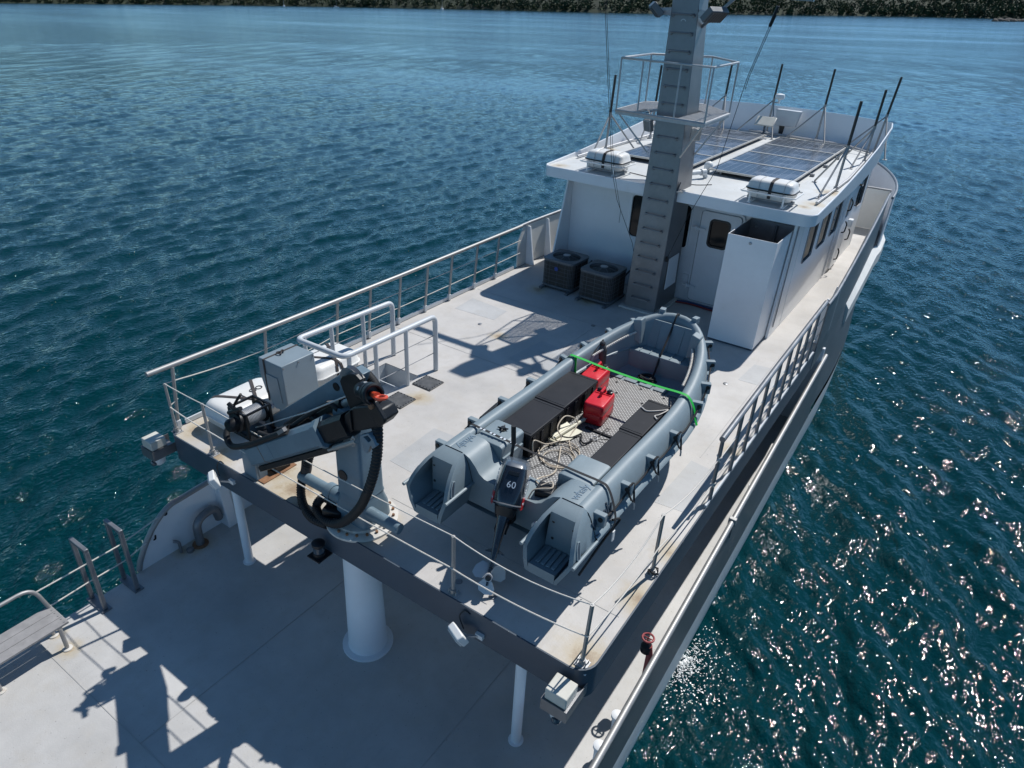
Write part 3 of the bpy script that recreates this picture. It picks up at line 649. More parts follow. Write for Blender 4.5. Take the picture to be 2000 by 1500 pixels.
# ------------------------------------------------------------------ solar panels
def solar(x0, y0, w, l, label, tiltn):
    t = thing('solar_panel', label, 'solar panel', (x0+w/2, y0+l/2, RZ), 'solar panels laid flat on the wheelhouse roof')
    x1, y1 = x0+w, y0+l; z0, z1 = RZ+.085, RZ+.125
    m = M(); fw = .03
    m.box(x0, x1, y0, y0+fw, z0, z1).box(x0, x1, y1-fw, y1, z0, z1).box(x0, x0+fw, y0+fw, y1-fw, z0, z1).box(x1-fw, x1, y0+fw, y1-fw, z0, z1); m.obj('frame', 'panel_frame', t)
    M().box(x0+fw, x1-fw, y0+fw, y1-fw, z0+.012, z1-.008).obj('glass', 'solar_cells', t)
    for xx in (x0+.25, x1-.25): M().box(xx-.02, xx+.02, y0+.1, y1-.1, RZ+.002, z0-.001).obj('mount', 'dull_steel', t)
names = ['aftmost', 'second from aft', 'third from aft', 'foremost']
for i in range(4): solar(.15, 11.28+i*1.40, 1.83, 1.385, 'dark solar panel in the starboard row, '+names[i]+' of four', 0)
for i in range(4): solar(-2.08, 11.28+i*1.40, 1.83, 1.385, 'dark solar panel in the port row behind the mast, '+names[i]+' of four', 0)
for i in range(5):
    tt = M().box(2.0, 2.09, 11.5+1.3*i, 11.58+1.3*i, RZ+.004, RZ+.06).obj('panel_clamp', 'dull_steel', bpy.data.objects['solar_panel'])
# ------------------------------------------------------------------ life rafts on the roof
def raft_shell(m_up, m_lo, c, L, Wd, H, ax):
    """two rounded half shells; long axis ax ('x' or 'y')"""
    def ring(z, s):
        out = []
        for a, b in rrect(L*s[0], Wd*s[1], min(L, Wd)*.22*min(s), 5):
            out.append(Vector((c[0]+(a if ax == 'x' else b), c[1]+(b if ax == 'x' else a), c[2]+z)))
        return out
    m_lo.rings([ring(0, (.78,.62)), ring(H*.05, (.9,.8)), ring(H*.2, (.97,.95)), ring(H*.44, (1,1)), ring(H*.47, (1.02,1.03)), ring(H*.5, (1.02,1.03))])
    m_up.rings([ring(H*.505, (1.02,1.03)), ring(H*.54, (1.02,1.03)), ring(H*.56, (1,1)), ring(H*.8, (.96,.93)), ring(H*.93, (.9,.82)), ring(H*.985, (.8,.66)), ring(H, (.6,.4))])
def roof_raft(c, label):
    t = thing('life_raft', label, 'life raft', c, 'white life raft canisters')
    u, l = M(), M(); raft_shell(u, l, (c[0], c[1], c[2]+.08), .90, .54, .36, 'x')
    u.obj('upper_shell', 'raft_white', t, ang=50); l.obj('lower_shell', 'raft_white', t, ang=50)
    M().tube([(c[0]+a, c[1]+b, c[2]+.08+.18) for a, b in rrect(.925, .565, .13)], .016, 8, True).obj('seal_band', 'black', t)
    pts = [(c[0]+.02, c[1]-.275, c[2]+.12), (c[0]+.02, c[1]-.285, c[2]+.28), (c[0]+.02, c[1]-.258, c[2]+.375), (c[0]+.02, c[1]-.225, c[2]+.42), (c[0]+.02, c[1]-.11, c[2]+.446), (c[0]+.02, c[1]+.11, c[2]+.446), (c[0]+.02, c[1]+.225, c[2]+.42), (c[0]+.02, c[1]+.258, c[2]+.375), (c[0]+.02, c[1]+.285, c[2]+.28)]
    m = M()
    for a, b in zip(pts[:-1], pts[1:]): m.beam(a, b, .06, .012, (1,0,0) if False else (0,-.3,1))
    m.obj('strap', 'strap_brown', t)
    for dx in (-.22, .26): M().tube([(p[0]+dx, p[1], p[2]) for p in pts], .009, 6).obj('band', 'galv', t)
    for dx in (-.32, .32):
        m = M(); m.tube(fillet([(c[0]+dx, c[1]-.34, c[2]), (c[0]+dx, c[1]-.34, c[2]+.22)], .02), .018, 8); m.tube([(c[0]+dx, c[1]+.34, c[2]), (c[0]+dx, c[1]+.34, c[2]+.22)], .018, 8); m.box(c[0]+dx-.03, c[0]+dx+.03, c[1]-.36, c[1]+.36, c[2]+.001, c[2]+.03); m.obj('cradle_leg', 'plastic_white', t)
    m = M(); m.tube([(c[0]+a, c[1]+b, c[2]+.21) for a, b in rrect(1.04, .70, .06)], .016, 8, True); m.obj('cradle_rail', 'plastic_white', t)
    M().box(c[0]-.45, c[0]+.45, c[1]-.06, c[1]+.06, c[2]+.03, c[2]+.08).obj('cradle_beam', 'dull_steel', t)
    return t
roof_raft((1.98, 9.78, RZ), 'white canister life raft in a cradle on the starboard roof edge above the open casing')
roof_raft((-1.62, 9.78, RZ), 'white canister life raft in a cradle on the port roof edge')
# ------------------------------------------------------------------ poles round the roof
POLES = [(-2.72,11.8,1.75,'pole standing alone at the port roof edge aft'),(-2.65,14.3,1.85,'pole on the port roof edge seen behind the platform rail'),(-1.85,17.55,1.9,'pole at the front parapet just starboard of the mast platform'),(-.5,17.85,1.9,'pole at the front parapet carrying the white antenna'),
         (.95,17.8,1.9,'pole at the front parapet third from the starboard corner'),(2.78,11.75,1.78,'aftmost pole on the starboard roof edge'),(2.68,15.4,1.72,'pole on the starboard roof edge next to the front corner'),(2.60,17.2,1.9,'pole in the starboard front corner of the roof')]
for (x, y, h, lab) in POLES:
    t = thing('awning_pole', 'dark tipped steel '+lab, 'pole', (x, y, RZ), 'awning poles round the wheelhouse roof')
    lx = .14 if y > 17 and x > 2 else .03
    top = V3(x+lx, y+.05, RZ+h); mid = V3(x+lx*.5, y+.025, RZ+h*.5)
    M().cyl((x, y, RZ+.03), mid, .027, n=12).obj('lower_tube', 'steel', t)
    M().cyl(mid, top, .030, n=12).obj('upper_tube', 'pole_dark', t)
    M().lathe((x, y, RZ+.001), [(.075,0),(.075,.02),(.05,.022),(.045,.1)], 14).obj('foot', 'galv', t)
    M().lathe(mid-V3(0,0,.04), [(.038,0),(.038,.08)], 12).obj('collar', 'steel', t)
    inn = -1 if x > 0 else 1
    if y < 16.5: feet = [(x+inn*.12, y-.95), (x+inn*.55, y+.55)]
    else: feet = [(x-.75, y-.55), (x+.42, y-.85)]
    for fx, fy in feet:
        M().cyl(mid, (fx, fy, RZ+.03), .02, n=8).obj('strut', 'steel', t); M().box(fx-.05, fx+.05, fy-.05, fy+.05, RZ+.001, RZ+.02).obj('strut_foot', 'galv', t)
t = thing('satellite_dish', 'cream flat satellite dish on a dark stalk between the solar rows', 'satellite dish', (-.42, 17.25, RZ))
M().tube([(-.42,17.25,RZ+.02),(-.42,17.25,RZ+.36)], .03, 10).obj('stalk', 'fascia', t)
for a in (.3, 2.4, 4.5): M().beam((-.42,17.25,RZ+.10), (-.42+.3*math.cos(a), 17.25+.3*math.sin(a), RZ+.02), .05, .02).obj('foot', 'fascia', t)
T = Matrix.Translation((-.42,17.22,RZ+.43)) @ Matrix.Rotation(R(38), 4, 'X')
M().cbox((0,0,0), (.55,.34,.035), T).obj('panel', 'dish_cream', t, bevel=.015)
t = thing('gps_antenna', 'white dome antenna on the pole by the front parapet', 'antenna', (-.33, 17.9, RZ+.9))
M().lathe((-.34,17.9,RZ+.86), [(.03,0),(.03,.1),(.13,.13),(.14,.2),(.12,.25),(.03,.27)], 18).obj('dome', 'plastic_white', t)
M().beam((-.5,17.86,RZ+.88), (-.33,17.9,RZ+.88), .03,.03).obj('bracket', 'galv', t)
t = thing('junction_box', 'pale grey box fixed inside the front parapet', 'box', (-.05, 17.95, RZ))
M().prism([(-.30,RZ+.28),(.28,RZ+.28),(.36,RZ+.72),(-.34,RZ+.72)], 17.8, 18.02).obj('case', 'pale_grey', t, bevel=.02)
M().lathe((-.1,17.9,RZ+.05), [(.06,0),(.08,.22)], 14).obj('cable_gland', 'black', t)
t = thing('cable', 'thin black cable lying across the roof to the aft raft', 'cable', (0, 10, RZ))
M().tube(bez([(-1.2,10.05,RZ+.01),(-.7,9.95,RZ+.01),(-.3,9.9,RZ+.01),(.3,10.0,RZ+.01),(.6,10.3,RZ+.01)]), .008, 5).obj('cable_run', 'black', t)
# ------------------------------------------------------------------ open-topped steel casing
t = thing('casing', 'tall open-topped white steel casing beside the tender bow', 'casing', (2.13, 9.2, 0))
x0, x1, y0, y1, H = 1.66, 2.585, 8.52, 9.92, 2.2
M().box(x0, x1, y0, y0+.012, .04, H).obj('front_plate', 'white', t)
M().box(x1-.012, x1, y0+.0125, y1, .04, H).obj('side_plate', 'white', t)
M().box(x0, x0+.012, y0+.0125, y1, .04, H).obj('side_plate', 'white', t)
M().box(x0+.0125, x1-.0125, y1-.012, y1, .04, H).obj('back_plate', 'dull_steel', t)
M().box(x0+.013, x0+.016, y0+.02, y1-.02, .5, H-.004).obj('inner_lining', 'dull_steel', t); M().box(x0+.02, x1-.02, y0+.013, y0+.016, .5, H-.004).obj('inner_lining', 'dull_steel', t); M().box(x1-.016, x1-.013, y0+.02, y1-.02, .5, H-.004).obj('inner_lining', 'dull_steel', t)
M().box(x0+.02, x1-.02, y0+.02, y1-.02, .5, .52).obj('inner_floor', 'dull_steel', t)
M().box(x0+.02, x1-.02, y0+.02, y1-.02, .0, .04).obj('base_frame', 'fascia', t)
M().cyl((2.2, 9.86, .6), (2.2, 9.86, H-.05), .025, n=10).obj('riser_pipe', 'dull_steel', t)
for q in ((1.8, 9.9, 2.05), (2.2, 9.9, 1.95), (2.45, 9.9, 1.85), (2.1, 8.545, 2.1)): M().lathe(q, [(.03,0),(.03,.03),(.015,.05)], 10, (0,-1,0)).obj('bolt', 'galv', t)
# ------------------------------------------------------------------ air conditioners
def ac(x0, y0, label, badge):
    t = thing('air_conditioner', label, 'air conditioner', (x0+.41, y0+.41, 0), 'condenser units behind the wheelhouse'); s = .82; cx, cy = x0+s/2, y0+s/2
    def ring(z, k): return [(cx+a*k, cy+b*k, z) for a, b in rrect(s, s, .12, 5)]
    M().rings([ring(.055, .99), ring(.075, 1.01), ring(.105, 1.01), ring(.11, .98)]).obj('base_pan', 'ac_steel', t)
    M().rings([ring(.11, .965), ring(.66, .965)]).obj('coil', 'ac_coil', t)
    m = M()
    for z in np.arange(.2, .66, .09): m.tube([(a, b, z) for a, b, _ in ring(0, .978)], .004, 4, True)
    for a, b, _ in ring(0, .978)[::1]: m.cyl((a, b, .11), (a, b, .66), .004, n=4)
    for q in (-.2, 0, .2):
        for (a, b) in ((q, -s/2*.978), (q, s/2*.978), (-s/2*.978, q), (s/2*.978, q)): m.cyl((cx+a, cy+b, .11), (cx+a, cy+b, .66), .004, n=4)
    m.obj('guard_wires', 'ac_steel', t)
    hole = [(.33*math.cos(k*math.pi/14), .29*math.sin(k*math.pi/14)) for k in range(28)]
    vs, fs = plate_mesh(rrect(s*1.01, s*1.01, .125, 5), [hole], .05)
    top = M().add([v+Vector((cx, cy, .69)) for v in vs], fs).obj('top_cover', 'ac_steel', t, bevel=.006)
    m = M()
    for r in np.arange(.07, .34, .024): m.tube([(cx+r*math.cos(k*.2618), cy+r*math.sin(k*.2618), .722-.05*(r/.3)**2+.03) for k in range(24)], .003, 4, True)
    for k in range(8): m.tube([(cx+r*math.cos(k*.7854), cy+r*math.sin(k*.7854), .722-.05*(r/.3)**2+.03) for r in (.05,.12,.2,.34)], .006, 4)
    m.obj('fan_grille', 'ac_steel', top)
    M().lathe((cx, cy, .735), [(.085,0),(.085,.018),(.06,.026)], 20).obj('hub_cap', 'galv', top)
    M().lathe((cx, cy, .5), [(.325,0),(.325,.01)], 24).obj('fan_well', 'black', top)
    m = M()
    for k in range(4): a = k*1.5708+.4; m.cbox((cx+.16*math.cos(a), cy+.16*math.sin(a), .60), (.24,.13,.006), Matrix.Rotation(a, 4, 'Z') @ Matrix.Rotation(.35, 4, 'X'))
    m.obj('fan_blade', 'fascia', top)
    if badge: M().lathe((cx-.02, y0-.002, .52), [(.05,0),(.05,.006)], 16, (0,-1,0)).obj('badge', 'blue_badge', t); b = t.children[-1]
    for dx in (.03, s-.1): M().box(x0+dx, x0+dx+.07, y0-.12, y0+s+.05, .0, .055).obj('skid_rail', 'ac_steel', t)
    M().tube(bez([(x0+.5,y0+s,.25),(x0+.5,WY-.3,.22),(x0+.52,WY-.15,.3),(x0+.54,WY-.02,.36)]), .02, 8).obj('pipe', 'black', t)
ac(-2.48, 8.70, 'grey condenser unit with blue badge nearest the port bulwark', True)
ac(-1.46, 8.60, 'grey condenser unit standing against the mast base', False)
# ------------------------------------------------------------------ mast
mast = thing('mast', 'tall tapered aluminium mast with rungs and a railed lookout platform', 'mast', (-.05, 9.4, 0))
MZ = [(0, -.41, .31, 8.90, 10.0), (2.6, -.385, .305, 9.06, 9.90), (4.0, -.38, .235, 9.15, 9.80), (6.0, -.44, .08, 9.30, 9.76), (7.4, -.42, -.02, 9.36, 9.74)]
def mast_at(z):
    for a, b in zip(MZ[:-1], MZ[1:]):
        if z <= b[0]:
            t = (z-a[0])/(b[0]-a[0]); return [a[i]+(b[i]-a[i])*t for i in range(1, 5)]
    return list(MZ[-1][1:])
M().rings([[(x0, y0, z), (x1, y0, z), (x1, y1, z), (x0, y1, z)] for z, x0, x1, y0, y1 in MZ]).obj('post', 'mast_alu', mast, bevel=.012)
M().box(-.50, .40, 8.80, 10.05, .002, .05).obj('foot_flange', 'rusty_white', mast, bevel=.01)
for z in np.arange(.30, 6.5, .303):
    x0, x1, y0, y1 = mast_at(z); cx = (x0+x1)/2; w = min(.40, (x1-x0)*.78)
    if abs(z-4.05) < .12: continue
    M().tube([(cx-w/2, y0-.002, z), (cx-w/2, y0-.10, z+.0), (cx+w/2, y0-.10, z), (cx+w/2, y0-.002, z)], .013, 6).obj('rung', 'mast_alu', mast)
    for sx in (-1, 1): M().lathe((cx+sx*w/2, mast_at(z-.03)[2]-.001, z-.03), [(.03,0),(.024,.004),(.015,.02)], 8, (0,-1,0)).obj('rung_bracket', 'mast_alu', mast)
vs = [(.325, 9.22, .50), (.325, 9.80, .50), (.315, 9.78, 1.18), (.315, 9.26, 1.18)]
m = M(); m.add([V3(a+.003, b, c) for a, b, c in vs]+[V3(a+.016, b, c) for a, b, c in vs], [(0,1,2,3),(4,5,6,7),(0,1,5,4),(1,2,6,5),(2,3,7,6),(3,0,4,7)]); m.obj('white_plate', 'white', mast)
PZ = 4.05
PP = [(-1.02, 8.66), (.84, 8.50), (.74, 10.12), (-.08, 10.95), (-1.12, 10.22)]
pf = M().tube([(x, y, PZ) for x, y in PP], .028, 6, True).obj('platform', 'galv', mast)
pm = M()
for (x, y), (x2, y2) in zip(PP, PP[1:]+PP[:1]): pm.beam((x, y, PZ-.02), (x2, y2, PZ-.02), .02, .09)
pm.obj('edge_bar', 'galv', pf)
# grating bars as one part, clipped to the platform outline and clear of the mast
m = M()
def span(y):
    xs = []
    for (xa, ya), (xb, yb) in zip(PP, PP[1:]+PP[:1]):
        if (ya-y)*(yb-y) < 0: xs.append(xa+(xb-xa)*(y-ya)/(yb-ya))
    return sorted(xs)
mx0, mx1, my0, my1 = mast_at(PZ)
for y in np.arange(8.56, 10.95, .045):
    s = span(y)
    if len(s) < 2: continue
    segs = [(s[0]+.02, s[1]-.02)]
    if y < my1+.03: segs = [(s[0]+.02, mx0-.26 if y < my0 else mx0-.02), (mx1+.06, s[1]-.02)]
    for a, b in segs:
        if b-a > .03: m.box(a, b, y-.0055, y+.0055, PZ-.005, PZ+.025)
g = m.obj('grating', 'galv', pf, fix=False, smooth=False); g['kind'] = 'stuff'
m = M()
for x in np.arange(-1.0, .84, .11):
    if mx0-.02 < x < mx1+.04: continue
    m.box(x-.004, x+.004, 8.68, 10.05, PZ-.004, PZ+.018)
m.obj('cross_bar', 'galv', pf, fix=False, smooth=False)
rail = M().tube([(x, y, PZ+.93) for x, y in PP], .02, 8, True).obj('guard_rail', 'galv', mast)
posts = PP+[(.22, 8.555), (-.55, 8.62)]
for (x, y) in posts: M().cyl((x, y, PZ), (x, y, PZ+.93), .017, n=8).obj('rail_post', 'galv', rail)
for a, b in (((-.98,8.7,PZ-.05),(-.40,9.0,PZ-.75)), ((.80,8.55,PZ-.05),(.27,9.05,PZ-.75)), ((.7,10.1,PZ-.05),(.26,9.8,PZ-.85)), ((-1.05,10.15,PZ-.05),(-.40,9.8,PZ-.8))): M().beam(a, b, .03, .03).obj('brace', 'galv', mast)
M().beam((-2.3, 9.55, 6.22), (2.0, 9.55, 6.12), .10, .14).obj('crossarm', 'mast_alu', mast)
M().beam((.05, 9.55, 5.5), (.7, 9.55, 6.1), .05, .05).obj('crossarm_brace', 'mast_alu', mast)
M().lathe((-.16, 9.285, 5.62), [(.055,0),(.055,.012),(.04,.013),(.04,.004)], 18, (0,-1,0)).obj('cover_plate', 'galv', mast)
M().box(.30, .42, 9.08, 9.28, 2.62, 2.64).obj('roof_bracket', 'rusty_white', mast); M().prism([(9.10,2.64),(9.26,2.64),(9.2,2.8)], .31, .33, 'yz').obj('roof_bracket', 'mast_alu', mast)
def flood(c, d, name='floodlight', s=(.30,.12,.22), par=mast, lens='lens', body='galv'):
    d = Vector(d).normalized(); T = frame(c, d.cross(Vector((0,0,1))), Vector((0,0,1))-d*d.z)   # z axis of T points backwards
    k = 1 if (T.to_3x3() @ Vector((0,0,1))).dot(d) > 0 else -1
    o = M().box(-s[0]/2, s[0]/2, -s[2]/2, s[2]/2, -s[1]/2, s[1]/2, T).obj(name, body, par, bevel=.015)
    M().box(-s[0]/2+.02, s[0]/2-.02, -s[2]/2+.02, s[2]/2-.02, k*s[1]/2+k*.001, k*(s[1]/2+.008), T).obj('lens', lens, o)
    m = M()
    for q in np.linspace(-s[0]/2+.03, s[0]/2-.03, 7): m.box(q-.004, q+.004, -s[2]/2+.02, s[2]/2-.02, k*(s[1]/2+.009), k*(s[1]/2+.02), T)
    m.obj('grille', body, o)
    return o
for (c, d) in (((-.70, 9.22, 5.80), (-.62,-.35,-.72)), ((.44, 9.20, 5.77), (.70,-.2,-.72))):
    f = flood(c, d, s=(.50,.12,.26), lens='black', body='ac_steel')
    M().beam((-.2, 9.45, 5.84), c, .06, .05).obj('arm', 'galv', f); M().beam((-.2, 9.35, 5.74), (c[0], c[1]+.05, c[2]-.02), .03, .09).obj('yoke', 'galv', f)
for (c, d) in (((-.58, 9.30, 3.76), (-.35,-.8,-.25)), ((.42, 9.32, 3.72), (.45,-.8,-.25))):
    f = flood(c, d, s=(.2,.1,.24)); M().beam((-.05, 9.45, 3.86), (c[0], c[1]+.08, 3.86), .04, .03).obj('arm', 'galv', f)
# rigging lines
def line(name, label, pts, r, mat='rope_dark', cat='rope'):
    t = thing(name, label, cat, pts[-1]); M().tube(pts, r, 5).obj('line', mat, t); return t
def pix(px, py, y):
    d = ray(px, py); return CAMP+d*((y-CAMP.y)/d.y)
t = line('halyard', 'pair of thin lines from the starboard crossarm down to the casing side of the mast', [pix(1512,30,9.6), pix(1460,150,9.4), pix(1400,330,9.15), pix(1345,420,8.95), (.33, 9.1, 1.25)], .006)
M().tube([pix(1516,30,9.6), pix(1464,148,9.4), pix(1455,175,9.4)], .006, 5).obj('line', 'rope_dark', t)
M().cyl(pix(1520,12,9.6), pix(1503,52,9.6), .028, n=8).obj('spring_block', 'black_steel', t)
M().lathe((.33,9.1,1.22), [(.03,-.05),(.03,.05)], 8).obj('cleat', 'black', t)
t = line('flag_halyard', 'thin pair of lines hanging to port of the mast over the port raft', [pix(1180,-40,9.0), pix(1187,150,8.8), pix(1195,330,8.9), pix(1205,390,9.0), pix(1235,475,9.0), (-.395, 9.05, 1.15)], .0055)
M().tube([pix(1183,-40,9.0), pix(1190,150,8.8), pix(1199,330,8.9), pix(1212,412,9.0), pix(1209,435,9.0)], .0045, 5).obj('line', 'rope_dark', t)
# hoses on the deck between mast and door
t = thing('deck_hoses', 'blue and dark red hoses along the foot of the wheelhouse wall', 'hose', (.9, 10, 0))
M().tube(bez([(.35,9.95,.025),(.7,10.05,.025),(1.1,10.02,.025),(1.6,10.06,.025)]), .022, 8).obj('hose', 'hose_blue', t)
M().tube(bez([(.35,9.87,.022),(.75,9.97,.022),(1.2,9.93,.022),(1.6,9.98,.022)]), .02, 8).obj('hose', 'hose_red', t)
# ------------------------------------------------------------------ railings and stanchions
t = thing('port_railing', 'stainless steel railing along the port edge of the upper deck', 'railing', (-3.55, 5, 0))
M().tube([(-3.56,-.12,1.05),(-3.52,2,1.05),(-3.5,5,1.05),(-3.53,9.4,1.06)], .04, 12).obj('top_rail', 'steel', t)
for y in (.22, 1.85, 3.42, 4.25, 5.08, 5.9, 6.7, 7.6, 8.43):
    M().cyl((-3.565, y-.05, .1), (-3.53, y+.03, 1.03), .027, n=10).obj('post', 'steel', t); M().box(-3.595, -3.53, y-.085, y-.015, .014, .15).obj('post_foot', 'pale_grey', t, bevel=.008)
for z, y0 in ((.38, 3.42), (.7, 3.42)): M().tube(sag((-3.545, y0, z), (-3.545, 9.4, z), .015), .008, 6).obj('wire', 'rope', t)
M().tube(sag((-3.545, 3.42, .78), (-3.54, .3, .80), .10, 14), .009, 6).obj('wire', 'rope', t)
M().tube(sag((-3.545, 3.42, .40), (-3.54, 1.85, .36), .05, 8), .008, 6).obj('wire', 'rope', t)
t = thing('starboard_railing', 'grey tube railing along the starboard edge beside the tender', 'railing', (3.58, 6.5, 0))
M().tube([(3.58,3.42,1.06),(3.56,6,1.06),(3.55,9.35,1.05)], .042, 12).obj('top_rail', 'dull_steel', t)
for y in (3.48, 4.30, 4.92, 5.55, 6.18, 6.82, 7.45, 8.08, 8.72): M().cyl((3.585, y, .012), (3.57, y+.02, 1.04), .026, n=10).obj('post', 'dull_steel', t)
for z in (.33, .66): M().tube(sag((3.572, 3.48, z), (3.56, 9.6, z), .02, 12), .008, 6).obj('wire', 'rope', t)
for z in (.3, .72): M().tube(bez([(3.57,3.44,z),(3.61,3.48,z+.03),(3.57,3.53,z-.02),(3.55,3.48,z+.05),(3.6,3.47,z-.04)]), .012, 6).obj('knot', 'rope', t)
SG = 'stanchions of the aft rope fence'
def stanchion(x, y, h, dx, dy, label):
    t = thing('stanchion', label, 'stanchion', (x, y, 0), SG)
    M().cyl((x, y, .012), (x+dx, y+dy, h), .022, n=10).obj('post', 'steel', t)
    M().box(x-.07, x+.07, y-.05, y+.07, .001, .012).obj('base_plate', 'galv', t)
    M().lathe((x, y, .012), [(.035,0),(.035,.07)], 12).obj('socket', 'steel', t)
    for a in (-1, 1): M().tube([(x+a*.05, y-.03, .01), (x+a*.05, y-.01, .06), (x+a*.05, y+.04, .06), (x+a*.05, y+.05, .01)], .007, 5).obj('pad_eye', 'steel', t)
    return V3(x+dx, y+dy, h)
tops = [stanchion(-3.5, .09, .82, -.04, .0, 'steel stanchion at the port aft corner of the upper deck'),
        stanchion(-2.59, .07, .84, -.03, 0, 'steel stanchion on the aft edge next to the life raft'),
        stanchion(1.82, .06, .87, 0, 0, 'steel stanchion on the aft edge behind the outboard motor'),
        stanchion(3.47, .11, .90, .03, -.02, 'steel stanchion in the rusty starboard aft corner'),
        stanchion(3.52, 1.73, .92, .0, 0, 'steel stanchion on the starboard edge tied with wire loops')]
m = M(); c = V3(3.52, 1.73, .06); m.tube([c+V3(.06*math.cos(a*.9)*(1+.3*math.sin(a)), .06*math.sin(a*.9), .03*math.sin(a*1.7)) for a in range(26)], .006, 5); m.obj('wire_loops', 'black_steel', bpy.data.objects['stanchion.004'])
def fence_rope(name, label, pts, sags):
    t = thing(name, label, 'rope', pts[2]); out = []
    for (a, b), s in zip(zip(pts[:-1], pts[1:]), sags): out += sag(a, b, s, 10)[:-1]
    out.append(Vector(pts[-1])); M().tube(out, .0085, 6).obj('strand', 'rope', t)
fence_rope('fence_rope', 'white rope along the stanchion tops round the aft edge', [V3(-3.54,.3,.80)]+tops+[V3(3.58,3.46,.72)], [.0,.01,.04,.10,.13,.10])
fence_rope('fence_rope', 'white rope at half stanchion height round the aft edge', [V3(-3.54,.24,.50)]+[V3(-3.53,.08,.44),V3(-2.62,.05,.42),V3(1.80,.035,.42),V3(3.50,.08,.46),V3(3.545,1.73,.44)]+[V3(3.58,3.46,.32)], [.0,.02,.03,.06,.06,.05])
# ------------------------------------------------------------------ stair hatch rail
t = thing('hatch_railing', 'white painted tube railing round the stair opening', 'railing', (-2.25, 3, 0))
M().tube(fillet([(-1.74,4.02,.014),(-1.755,4.03,1.05),(-1.83,1.98,1.05),(-2.85,1.95,1.05),(-2.73,4.0,1.05),(-2.72,3.98,.014)], .12), .045, 12).obj('top_rail', 'pale_grey', t)
for (x, y) in ((-1.77,3.3),(-1.80,2.62),(-1.83,2.08),(-2.83,2.08),(-2.80,2.62),(-2.76,3.3)): M().cyl((x, y, .001), (x, y, 1.05), .036, n=12).obj('post', 'pale_grey', t)
for z in (.36, .70):
    M().tube([(-1.745,4.02,z),(-1.83,2.08,z)], .007, 6).obj('wire', 'dull_steel', t); M().tube([(-2.72,3.98,z),(-2.83,2.08,z)], .007, 6).obj('wire', 'dull_steel', t)
for k, (y0, lab) in enumerate(((2.64, 'dark bolted deck plate under the crane hook'), (3.37, 'dark bolted deck plate beside the hatch rail post'))):
    t = thing('deck_plate', lab, 'plate', (-1.53, y0+.19, 0), 'bolted inspection plates by the stair opening')
    M().box(-1.73, -1.33, y0, y0+.38, .001, .022).obj('plate', 'plate_grey', t, bevel=.006)
    m = M()
    for i in range(6):
        for (bx_, by_) in ((-1.71+.36*i/5, y0+.022), (-1.71+.36*i/5, y0+.358), (-1.708, y0+.03+.32*i/5), (-1.352, y0+.03+.32*i/5)): m.lathe((bx_, by_, .022), [(.011,0),(.011,.008)], 6)
    m.obj('bolt_heads', 'black', t)
# ------------------------------------------------------------------ life rafts on deck
def deck_raft(c, L, label, txt):
    t = thing('life_raft', label, 'life raft', c, 'white life raft canisters'); u, l = M(), M()
    raft_shell(u, l, (c[0], c[1], c[2]+.07), L, .74, .40, 'y'); u.obj('upper_shell', 'raft_white', t, ang=50); l.obj('lower_shell', 'raft_white', t, ang=50)
    M().tube([(c[0]+b, c[1]+a, c[2]+.07+.20) for a, b in rrect(L*1.02, .74*1.03, .16)], .014, 8, True).obj('seal_band', 'raft_white', t)
    zt = c[2]+.07+.40; Z0 = c[2]+.07
    for dy, sk in ((-.30, .24), (.02, -.24)):
        pts = []
        for q in (-1.04,-1.0,-.93,-.82,-.66,-.4,0,.4,.66,.82,.93,1.0,1.04):
            h = float(np.interp(abs(q), [0,.4,.66,.82,.93,1.0,1.04], [1.0,1.0,.985,.93,.80,.57,.36])); pts.append((c[0]+.375*q, c[1]+dy+sk*q*.9+.12, Z0+.40*h+.007))
        m = M()
        for a, b in zip(pts[:-1], pts[1:]): m.beam(a, b, .05, .009, (0,0,1) if abs(a[0]-b[0]) > .03 else (1,0,0))
        m.obj('strap', 'strap_brown', t)
    for s, dx, dy in txt: text_obj('lettering', s, .15, frame((c[0]+dx, c[1]+dy, zt+.008), (0,1,0), (-1,0,0)), 'print_dark', t)
    for dy in (-L*.3, L*.3): M().box(c[0]-.36, c[0]+.36, c[1]+dy-.03, c[1]+dy+.03, c[2]+.001, c[2]+.08).obj('cradle_beam', 'galv', t)
    return t
r1 = deck_raft((-2.96, .98, 0), 1.12, 'white life raft canister at the port aft corner by the stern rope', [('H', .08, -.12), ('GO', .03, .17)])
for k in range(3):
    text_obj('sticker', ['A','*','T'][k] if False else 'o', .09, frame((-2.582, 1.12+.07*k, .33), (0,1,0), (-.2,0,1)), 'print_blue', r1)
r2 = deck_raft((-3.02, 2.62, 0), 1.02, 'white life raft canister between the port railing and the hatch rail', [('HS', .0, .1)])
# ------------------------------------------------------------------ grey control cabinet
t = thing('control_cabinet', 'blue-grey steel control cabinet standing behind the crane', 'cabinet', (-2.28, 1.3, 0))
M().prism([(-2.54,1.22),(-2.04,1.22),(-2.0,.60),(-2.14,.46),(-2.30,.44),(-2.46,.66),(-2.55,.95)], 1.0, 1.6).obj('case', 'cabinet_grey', t, bevel=.012)
M().prism([(-2.42,1.0),(-2.15,1.0),(-2.10,.60),(-2.26,.56),(-2.38,.72)], .988, .999).obj('access_plate', 'cabinet_grey', t, bevel=.003)
M().box(-2.37, -2.12, 1.12, 1.48, .001, .47).obj('pedestal', 'cabinet_grey', t)
m = M()
for a, b in (((-2.415,.992,1.222),(-2.415,1.608,1.222)), ((-2.415,.99,1.226),(-2.40,.99,.55)), ((-2.415,1.61,1.226),(-2.40,1.61,.55))): m.beam(a, b, .03, .008, (0,0,1) if abs(a[2]-b[2]) < .01 else (0,1,0))
m.obj('strap', 'strap_brown', t)
